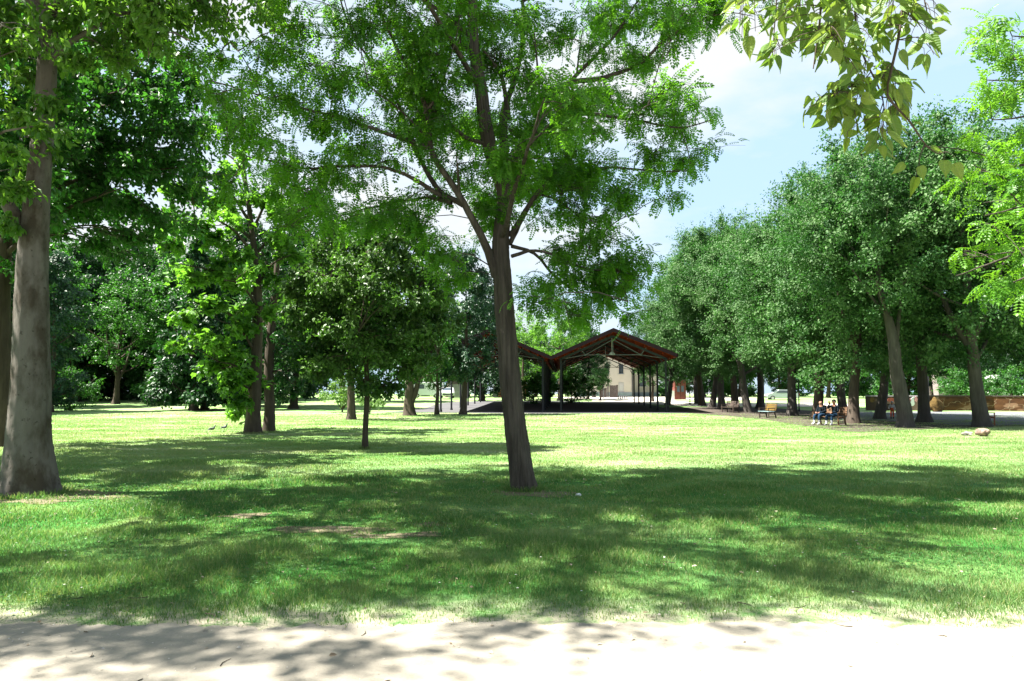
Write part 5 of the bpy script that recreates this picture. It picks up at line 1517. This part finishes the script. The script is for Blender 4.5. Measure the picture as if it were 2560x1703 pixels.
p = onground(1117, 104); p[2] = P(1117, 995, 104)[2]
car('white car parked behind the first pavilion columns on the left', p, R(-80), M_CARW, 'car')
p = onground(1066, 107); p[2] = P(1066, 995, 107)[2]
car('white van with dark lower body parked behind the leaning second stem', p, R(190), M_CARW, 'van', True)
p = onground(1954, 102); p[2] = P(1954, 1001, 102)[2]
car('silver grey car parked beyond the track between two grove trunks', p, R(172), M_CARG, 'car')
b_ = onground(1038, 100); b_[2] = P(1038, 1004, 100)[2]
sg = empty('banner_post', b_, 'red and white banner seen between the thick trunk and its leaning stem', 'banner')
MB().rod((0, 0, 0), (0, 0, 2.4), .04, 8).build('post', M_STEEL, sg)
MB().box((.05, -.05, 1.3), (.55, .02, .95)).build('banner_panel', M_REDL, sg)
MB().box((.05, -.05, 2.05), (.55, .02, .5)).build('banner_panel', M_WHITE, sg)

# ================================================================== BENCHES
M_BW = plain('red brown bench timber', (.21, .075, .032), .65, .3, 0, .3, 6, (8, 1, 1))
M_BY = plain('sun dappled yellow timber', (.11, .066, .010), .6, .35, 0, .35, 6)  # yellow timber with sun dapple put into its colour
M_BB = plain('brown bench timber', (.115, .062, .032), .7, .3, 0, .3, 6)
M_BD = plain('dark bench timber', (.06, .045, .036), .7, .3, 0, .3, 6)
M_SEAT_GLARE = plain('pale blue seat glare', (.20, .29, .31), .5, .4)  # glare on the seat edge painted as the seat colour


def bench(p, rz, label, seat_m, back_m, leg_m, w=1.7):
    """a slatted bench; it faces local -y"""
    e = empty('park_bench', p, label, 'bench', 'park benches under the grove trees', rz)
    s = MB()
    for i in range(4): s.box((0, -.24 + i * .125, .445), (w, .105, .035), None, .006)
    s.build('seat', seat_m, e)
    b = MB(); rt = Matrix.Rotation(R(-14), 3, 'X')
    for i in range(4): b.box((0, .255 + .028 * i, .55 + i * .115), (w, .03, .095), rt, .006)
    b.build('backrest', back_m, e)
    for s_ in (-1, 1):
        x = s_ * (w / 2 - .10)
        l = MB(); l.box((x, -.24, .21), (.06, .06, .43)).beam((x, .33, -.01), (x, .20, .44), .06, .06).beam((x, .22, .42), (x, .36, .96), .05, .06)
        l.box((x, -.01, .405), (.06, .50, .05)).box((x, .0, .12), (.04, .46, .04)); l.build('leg', leg_m, e)
        a = MB(); a.box((x, -.02, .655), (.06, .54, .035), None, .006).box((x, -.25, .54), (.045, .045, .22)); a.build('armrest', leg_m, e)
    return e


pc = G(2072, 1064) + np.array([.15, .30, 0])
bench(pc, R(-62), 'brown bench on which the couple sits, seen from its end', M_BB, M_BB, M_BB)
bench(G(1921, 1046) + np.array([0, .2, 0]), R(-75), 'bench with yellow backrest and pale blue seat, sun dapple and glare painted in', M_SEAT_GLARE, M_BY, M_BD, 1.2)
bench(G(2482, 1064) + np.array([-.1, .4, 0]), R(70), 'red brown bench behind the rightmost tree, facing right', M_BW, M_BW, M_BW, 1.5)
bench(G(2232, 1046) + np.array([.15, .7, 0]), R(176), 'dark slatted bench right behind the child', M_BD, M_BD, M_BD, 1.6)
bench(G(1827, 1032) + np.array([0, .2, 0]), R(-70), 'dark empty bench at the far end of the grove', M_BD, M_BD, M_BD)

# ================================================================== PEOPLE AND BIRDS
def skinmesh(joints, bones, root, sub=1):
    names = list(joints); me = bpy.data.meshes.new('skeleton')
    me.from_pydata([joints[n][0] for n in names], [(names.index(a), names.index(b)) for a, b in bones], [])
    o = bpy.data.objects.new('skeleton', me); col.objects.link(o)
    md = o.modifiers.new('skin', 'SKIN'); md.use_smooth_shade = True
    for i, n in enumerate(names):
        r = joints[n][1]; sv = me.skin_vertices[0].data[i]
        sv.radius = r if isinstance(r, tuple) else (r, r); sv.use_root = (n == root)
    sb = o.modifiers.new('sub', 'SUBSURF'); sb.levels = sb.render_levels = sub + 1
    dg = bpy.context.evaluated_depsgraph_get(); dg.update()
    ev = bpy.data.meshes.new_from_object(o.evaluated_get(dg))
    bpy.data.objects.remove(o); bpy.data.meshes.remove(me)
    return ev


M_SKIN = plain('skin', (.33, .165, .115), .55, .35, 0, .06)
M_SKIN2 = plain('tanned skin', (.30, .135, .085), .55, .35, 0, .06)
M_JACK = plain('navy black jacket', (.010, .014, .018), .9, .05, 0, .3)
M_JEAN = plain('dark blue denim', (.014, .034, .064), .9, .08, 0, .3)
M_HAIR = plain('dark hair', (.014, .011, .010), .5, .4)
M_SHOEW = plain('white trainers', (.58, .58, .58), .6, .3)
M_ORANGE = plain('orange red cloth', (.52, .085, .025), .75, .25)
M_BLACK = plain('black cloth', (.015, .015, .016), .8, .2)


def person(label, loc, rz, J, zones, mats, hair, sc=1.0, fingers=True, cap=None):
    """J joints (x right, y forward, z up); zones: joint name -> material slot by nearest joint"""
    e = empty('person', loc, label, 'person', None, rz); e.scale = (sc,) * 3
    bones = [('pelvis', 'chest'), ('chest', 'neck'), ('neck', 'head'), ('head', 'top')]
    for s in 'lr':
        bones += [('chest', 'sh' + s), ('sh' + s, 'el' + s), ('el' + s, 'wr' + s), ('wr' + s, 'ha' + s), ('pelvis', 'hi' + s), ('hi' + s, 'kn' + s), ('kn' + s, 'an' + s), ('an' + s, 'to' + s)]
    me = skinmesh(J, bones, 'pelvis')
    bm = bmesh.new(); bm.from_mesh(me)
    names = list(J); pts = np.array([J[n][0] for n in names])
    # denser zone samples along the bones
    smp = []; sl = []
    for a, b in bones:
        for t in (0, .25, .5, .75, 1):
            smp.append(np.array(J[a][0]) * (1 - t) + np.array(J[b][0]) * t); q_ = a if t < .6 else b; sl.append(zones.get(q_ if q_ in zones else q_[:2], 0))
    smp = np.array(smp)
    bm.faces.ensure_lookup_table()
    for f in bm.faces:
        c = np.array(f.calc_center_median()); f.material_index = sl[int(np.argmin(np.linalg.norm(smp - c, axis=1)))]; f.smooth = True
    # five fingers and a thumb side for each hand
    def addtube(a, b, r):
        a = Vector(a); b = Vector(b)
        m_ = Matrix.Translation((a + b) / 2) @ (b - a).to_track_quat('Z', 'Y').to_matrix().to_4x4()
        r_ = bmesh.ops.create_cone(bm, cap_ends=True, segments=6, radius1=r, radius2=r * .75, depth=(b - a).length, matrix=m_)
        for v in r_['verts']:
            for f in v.link_faces: f.material_index = 0
    for s, sg_ in (('l', -1), ('r', 1)):
        h = Vector(J['ha' + s][0]); w = Vector(J['wr' + s][0]); d = (h - w).normalized(); sd = d.cross(Vector((0, 0, 1))).normalized()
        for i, (o, L) in enumerate(((-.03, .06), (-.01, .075), (.01, .07), (.03, .055))):
            a = h + sd * o; k = a + d * L * .55 + Vector((0, 0, -.008)); addtube(a, k, .009); addtube(k, k + d * L * .35 + Vector((0, 0, -.025)), .008)
        a = h - d * .03 - sd * .035 * sg_; addtube(a, a + d * .03 - sd * .035 * sg_, .010); addtube(a + d * .03 - sd * .035 * sg_, a + d * .06 - sd * .035 * sg_, .009)
    # face: nose, brow, ears on the same skin
    hd = Vector(J['head'][0]); tp_ = Vector(J['top'][0]); fw = Vector(J.get('face', ((0, 1, 0), 0))[0]).normalized()
    cen = (hd + tp_) / 2; side = fw.cross(Vector((0, 0, 1))).normalized()
    for q, r_, s_ in ((cen + fw * .105 + Vector((0, 0, -.02)), .016, (1, 1.2, 1.4)), (cen + side * .085 + Vector((0, 0, -.015)), .026, (.5, .9, 1.2)), (cen - side * .085 + Vector((0, 0, -.015)), .026, (.5, .9, 1.2))):
        g_ = bmesh.ops.create_icosphere(bm, subdivisions=2, radius=r_, matrix=Matrix.Translation(q) @ Matrix.Diagonal(Vector((*s_, 1))))
        for v in g_['verts']:
            for f in v.link_faces: f.material_index = 0; f.smooth = True
    me2 = bpy.data.meshes.new('body'); bm.to_mesh(me2); bm.free()
    for m_ in mats: me2.materials.append(m_)
    link('body', me2, e)
    ey = MB()
    for s_ in (-1, 1): ey.ball(cen + fw * .088 + side * s_ * .034 + Vector((0, 0, .008)), .013, (1, 1, .7), 1)
    ey.build('eye', M_BLACK, e, smooth=True)
    if hair:
        h = MB(); h.ball(cen - fw * .018 + Vector((0, 0, .035)), .118, (.86, .98, .92), 3)
        for v in list(h.bm.verts):
            if (v.co - cen).dot(fw) > .045 and v.co.z < cen.z + .075 or v.co.z < cen.z - .05: h.bm.verts.remove(v)
        h.build('hair', hair, e, smooth=True)
    if cap:
        h = MB(); h.ball(cen + Vector((0, 0, .05)), .118, (.95, 1.02, .72), 3)
        h.ball(cen + fw * .12 + Vector((0, 0, .055)), .07, (1, 1, .18), 2); h.build('cap', cap, e, smooth=True)
    return e


seated = dict(pelvis=((0, 0, .54), (.16, .13)), chest=((0, .02, .88), (.175, .125)), neck=((0, .05, 1.06), .058), head=((0, .08, 1.15), .088), top=((0, .085, 1.25), .082), face=((0, 1, 0), 0),
              shl=((-.20, .03, 1.0), .07), ell=((-.27, .10, .74), .055), wrl=((-.14, .33, .66), .036), hal=((-.09, .40, .65), .034),
              shr=((.20, .03, 1.0), .07), elr=((.27, .10, .74), .055), wrr=((.14, .33, .66), .036), har=((.09, .40, .65), .034),
              hil=((-.10, .04, .53), .10), knl=((-.15, .46, .51), .075), anl=((-.15, .46, .11), .050), tol=((-.16, .62, .05), .042),
              hir=((.10, .04, .53), .10), knr=((.15, .46, .51), .075), anr=((.15, .48, .11), .050), tor=((.16, .64, .05), .042))
zn = dict(pelvis=2, chest=1, neck=0, head=0, top=0, sh=1, el=1, wr=1, ha=0, hi=2, kn=2, an=3, to=3)
def jcopy(J, **kw):
    d = {k: v for k, v in J.items() if k != 'face'}; d.update(kw); return d


fdir = R(118)      # they look towards the lawn on the left
def onb(dx, dy):
    a = R(-62); return pc + np.array([dx * math.cos(a) - dy * math.sin(a), dx * math.sin(a) + dy * math.cos(a), 0])


J1 = jcopy(seated, chest=((0, .05, .87), (.19, .14)), neck=((0, .10, 1.05), .062))
J1['head'] = ((.0, .14, 1.13), .092); J1['top'] = ((.0, .15, 1.23), .084)
person('bald man in a dark jacket, jeans and white shoes sitting on the bench', onb(-.38, .0), R(118), J1, zn, [M_SKIN, M_JACK, M_JEAN, M_SHOEW], None)
J2 = jcopy(seated, elr=((.26, .24, .88), .055), wrr=((.10, .30, 1.08), .036), har=((.05, .25, 1.15), .034))
J2['shr'] = ((.20, .05, 1.0), .07)
person('dark haired person beside the bald man raising an orange sleeved arm to the face', onb(.38, .0), R(118), J2, dict(zn), [M_SKIN2, M_JACK, M_JEAN, M_SHOEW], M_HAIR)
sl_ = empty('held_cup', onb(.38, 0) + np.array([-.30, -.02, 1.17]), 'orange red cup held to the face of the dark haired person', 'cup')
MB().rod((0, 0, -.06), (0, 0, .06), .032, 12, .042).rod((0, 0, .06), (0, 0, .066), .045, 12).build('cup_body', M_ORANGE, sl_)

stand = dict(pelvis=((0, 0, .88), (.15, .12)), chest=((0, .0, 1.26), (.17, .12)), neck=((0, .02, 1.46), .055), head=((0, .04, 1.55), .092), top=((0, .04, 1.66), .088),
             shl=((-.19, 0, 1.39), .065), ell=((-.25, .0, 1.12), .05), wrl=((-.22, .14, .90), .035), hal=((-.21, .20, .84), .032),
             shr=((.19, 0, 1.39), .065), elr=((.28, .04, 1.14), .05), wrr=((.30, .22, 1.0), .035), har=((.30, .30, .97), .032),
             hil=((-.09, 0, .84), .10), knl=((-.10, .03, .47), .07), anl=((-.10, 0, .09), .048), tol=((-.11, .14, .04), .04),
             hir=((.09, 0, .84), .10), knr=((.11, .05, .47), .07), anr=((.12, -.02, .09), .048), tor=((.13, .12, .04), .04))
person('small child in cap, white top and orange trousers standing by a dark bench', G(2231, 1048), R(165), stand, dict(zn, pelvis=2), [M_SKIN, M_SHOEW, M_ORANGE, M_BLACK], M_HAIR, .66, True, M_SHOEW)


def pigeon(label, p, rz, up):
    e = empty('pigeon', p, label, 'bird', 'pigeons on the lawn', rz)
    J = dict(tail=((0, -.19, .09 - up * .02), (.030, .008)), rump=((0, -.09, .125), (.045, .038)), belly=((0, .0, .135), (.062, .060)), breast=((0, .065, .155), (.055, .055)), neck=((0, .098, .20 + up * .02), .030), head=((0, .118, .245 + up * .03), .027), beak=((0, .155, .238 + up * .03), .007))
    me = skinmesh(J, [('tail', 'rump'), ('rump', 'belly'), ('belly', 'breast'), ('breast', 'neck'), ('neck', 'head'), ('head', 'beak')], 'belly')
    me.materials.append(M_PIG); link('body', me, e)
    for s in (-1, 1):
        w = MB(); w.ball((s * .058, -.03, .145), .06, (.22, 1.75, .62), 2); w.build('wing', M_PIG2, e, smooth=True)
        l = MB(); l.rod((s * .025, .0, .09), (s * .025, .01, .01), .005, 6)
        for a in (-.5, 0, .5): l.rod((s * .025, .01, .008), (s * .025 + math.sin(a) * .03, .01 + math.cos(a) * .035, .004), .004, 5)
        l.build('leg', M_REDL, e)
    return e


M_PIG = plain('slate pigeon feathers', (.05, .055, .065), .6, .35, 0, .4, 14)
M_PIG2 = plain('grey pigeon wing', (.10, .105, .115), .6, .3, 0, .5, 10)
pigeon('dark pigeon standing upright on the lawn, the left one', G(530, 1080), R(-60), 1.0)
pigeon('dark pigeon with raised head on the lawn, nearer the tree', G(561, 1076), R(-95), 1.2)

# ================================================================== SKY, SUN, CAMERA
EL = R(58); AZ = math.atan2(-1.0, -0.06)          # sun to the left, a touch behind the camera
sdir = Vector((math.sin(AZ) * math.cos(EL), math.cos(AZ) * math.cos(EL), math.sin(EL)))
w = bpy.data.worlds.new('World'); scene.world = w; w.use_nodes = True
nt = w.node_tree; nt.nodes.clear()
out = nt.nodes.new('ShaderNodeOutputWorld'); bgn = nt.nodes.new('ShaderNodeBackground')
sky = nt.nodes.new('ShaderNodeTexSky'); sky.sky_type = 'NISHITA'; sky.sun_disc = False
sky.sun_elevation = EL; sky.sun_rotation = AZ % (2 * math.pi); sky.air_density = 1.0; sky.dust_density = 1.2; sky.ozone_density = 1.0
tc = nt.nodes.new('ShaderNodeTexCoord'); mp = nt.nodes.new('ShaderNodeMapping'); mp.inputs['Scale'].default_value = (1.0, 1.0, 2.6)
mp.inputs['Location'].default_value = (.35, .1, .2)
nt.links.new(tc.outputs['Generated'], mp.inputs['Vector'])
cl = noise(nt, mp.outputs['Vector'], 2.1, 8, .58)
cf = ramp(nt, cl, [(.42, (.0, .0, .0)), (.61, (1, 1, 1))])
base = mixc(nt, .86, sky.outputs[0], (2.45, 3.45, 4.6))
cc = mixc(nt, cf, base, (3.65, 3.8, 3.9))
nt.links.new(cc, bgn.inputs['Color']); bgn.inputs['Strength'].default_value = 0.05
nt.links.new(bgn.outputs[0], out.inputs[0])

ld = bpy.data.lights.new('sun', 'SUN'); ld.energy = 5.0; ld.angle = R(0.53); ld.color = (1.0, .955, .87)
lo = bpy.data.objects.new('sun', ld); col.objects.link(lo)
lo.rotation_euler = (-sdir).to_track_quat('-Z', 'Y').to_euler()

cd = bpy.data.cameras.new('camera'); cd.sensor_width = 36; cd.lens = 36 * F_PX / 2560
cd.clip_start = .05; cd.clip_end = 6000
co = bpy.data.objects.new('camera', cd); col.objects.link(co)
co.location = (0, 0, CAM_Z); co.rotation_euler = (math.pi / 2 + PITCH, 0, 0)
scene.camera = co
scene.view_settings.view_transform = 'Standard'; scene.view_settings.look = 'None'
scene.view_settings.exposure = 2.45; scene.view_settings.gamma = 1.0
print('leaves main', nl_main, 'plane', nl_plane)
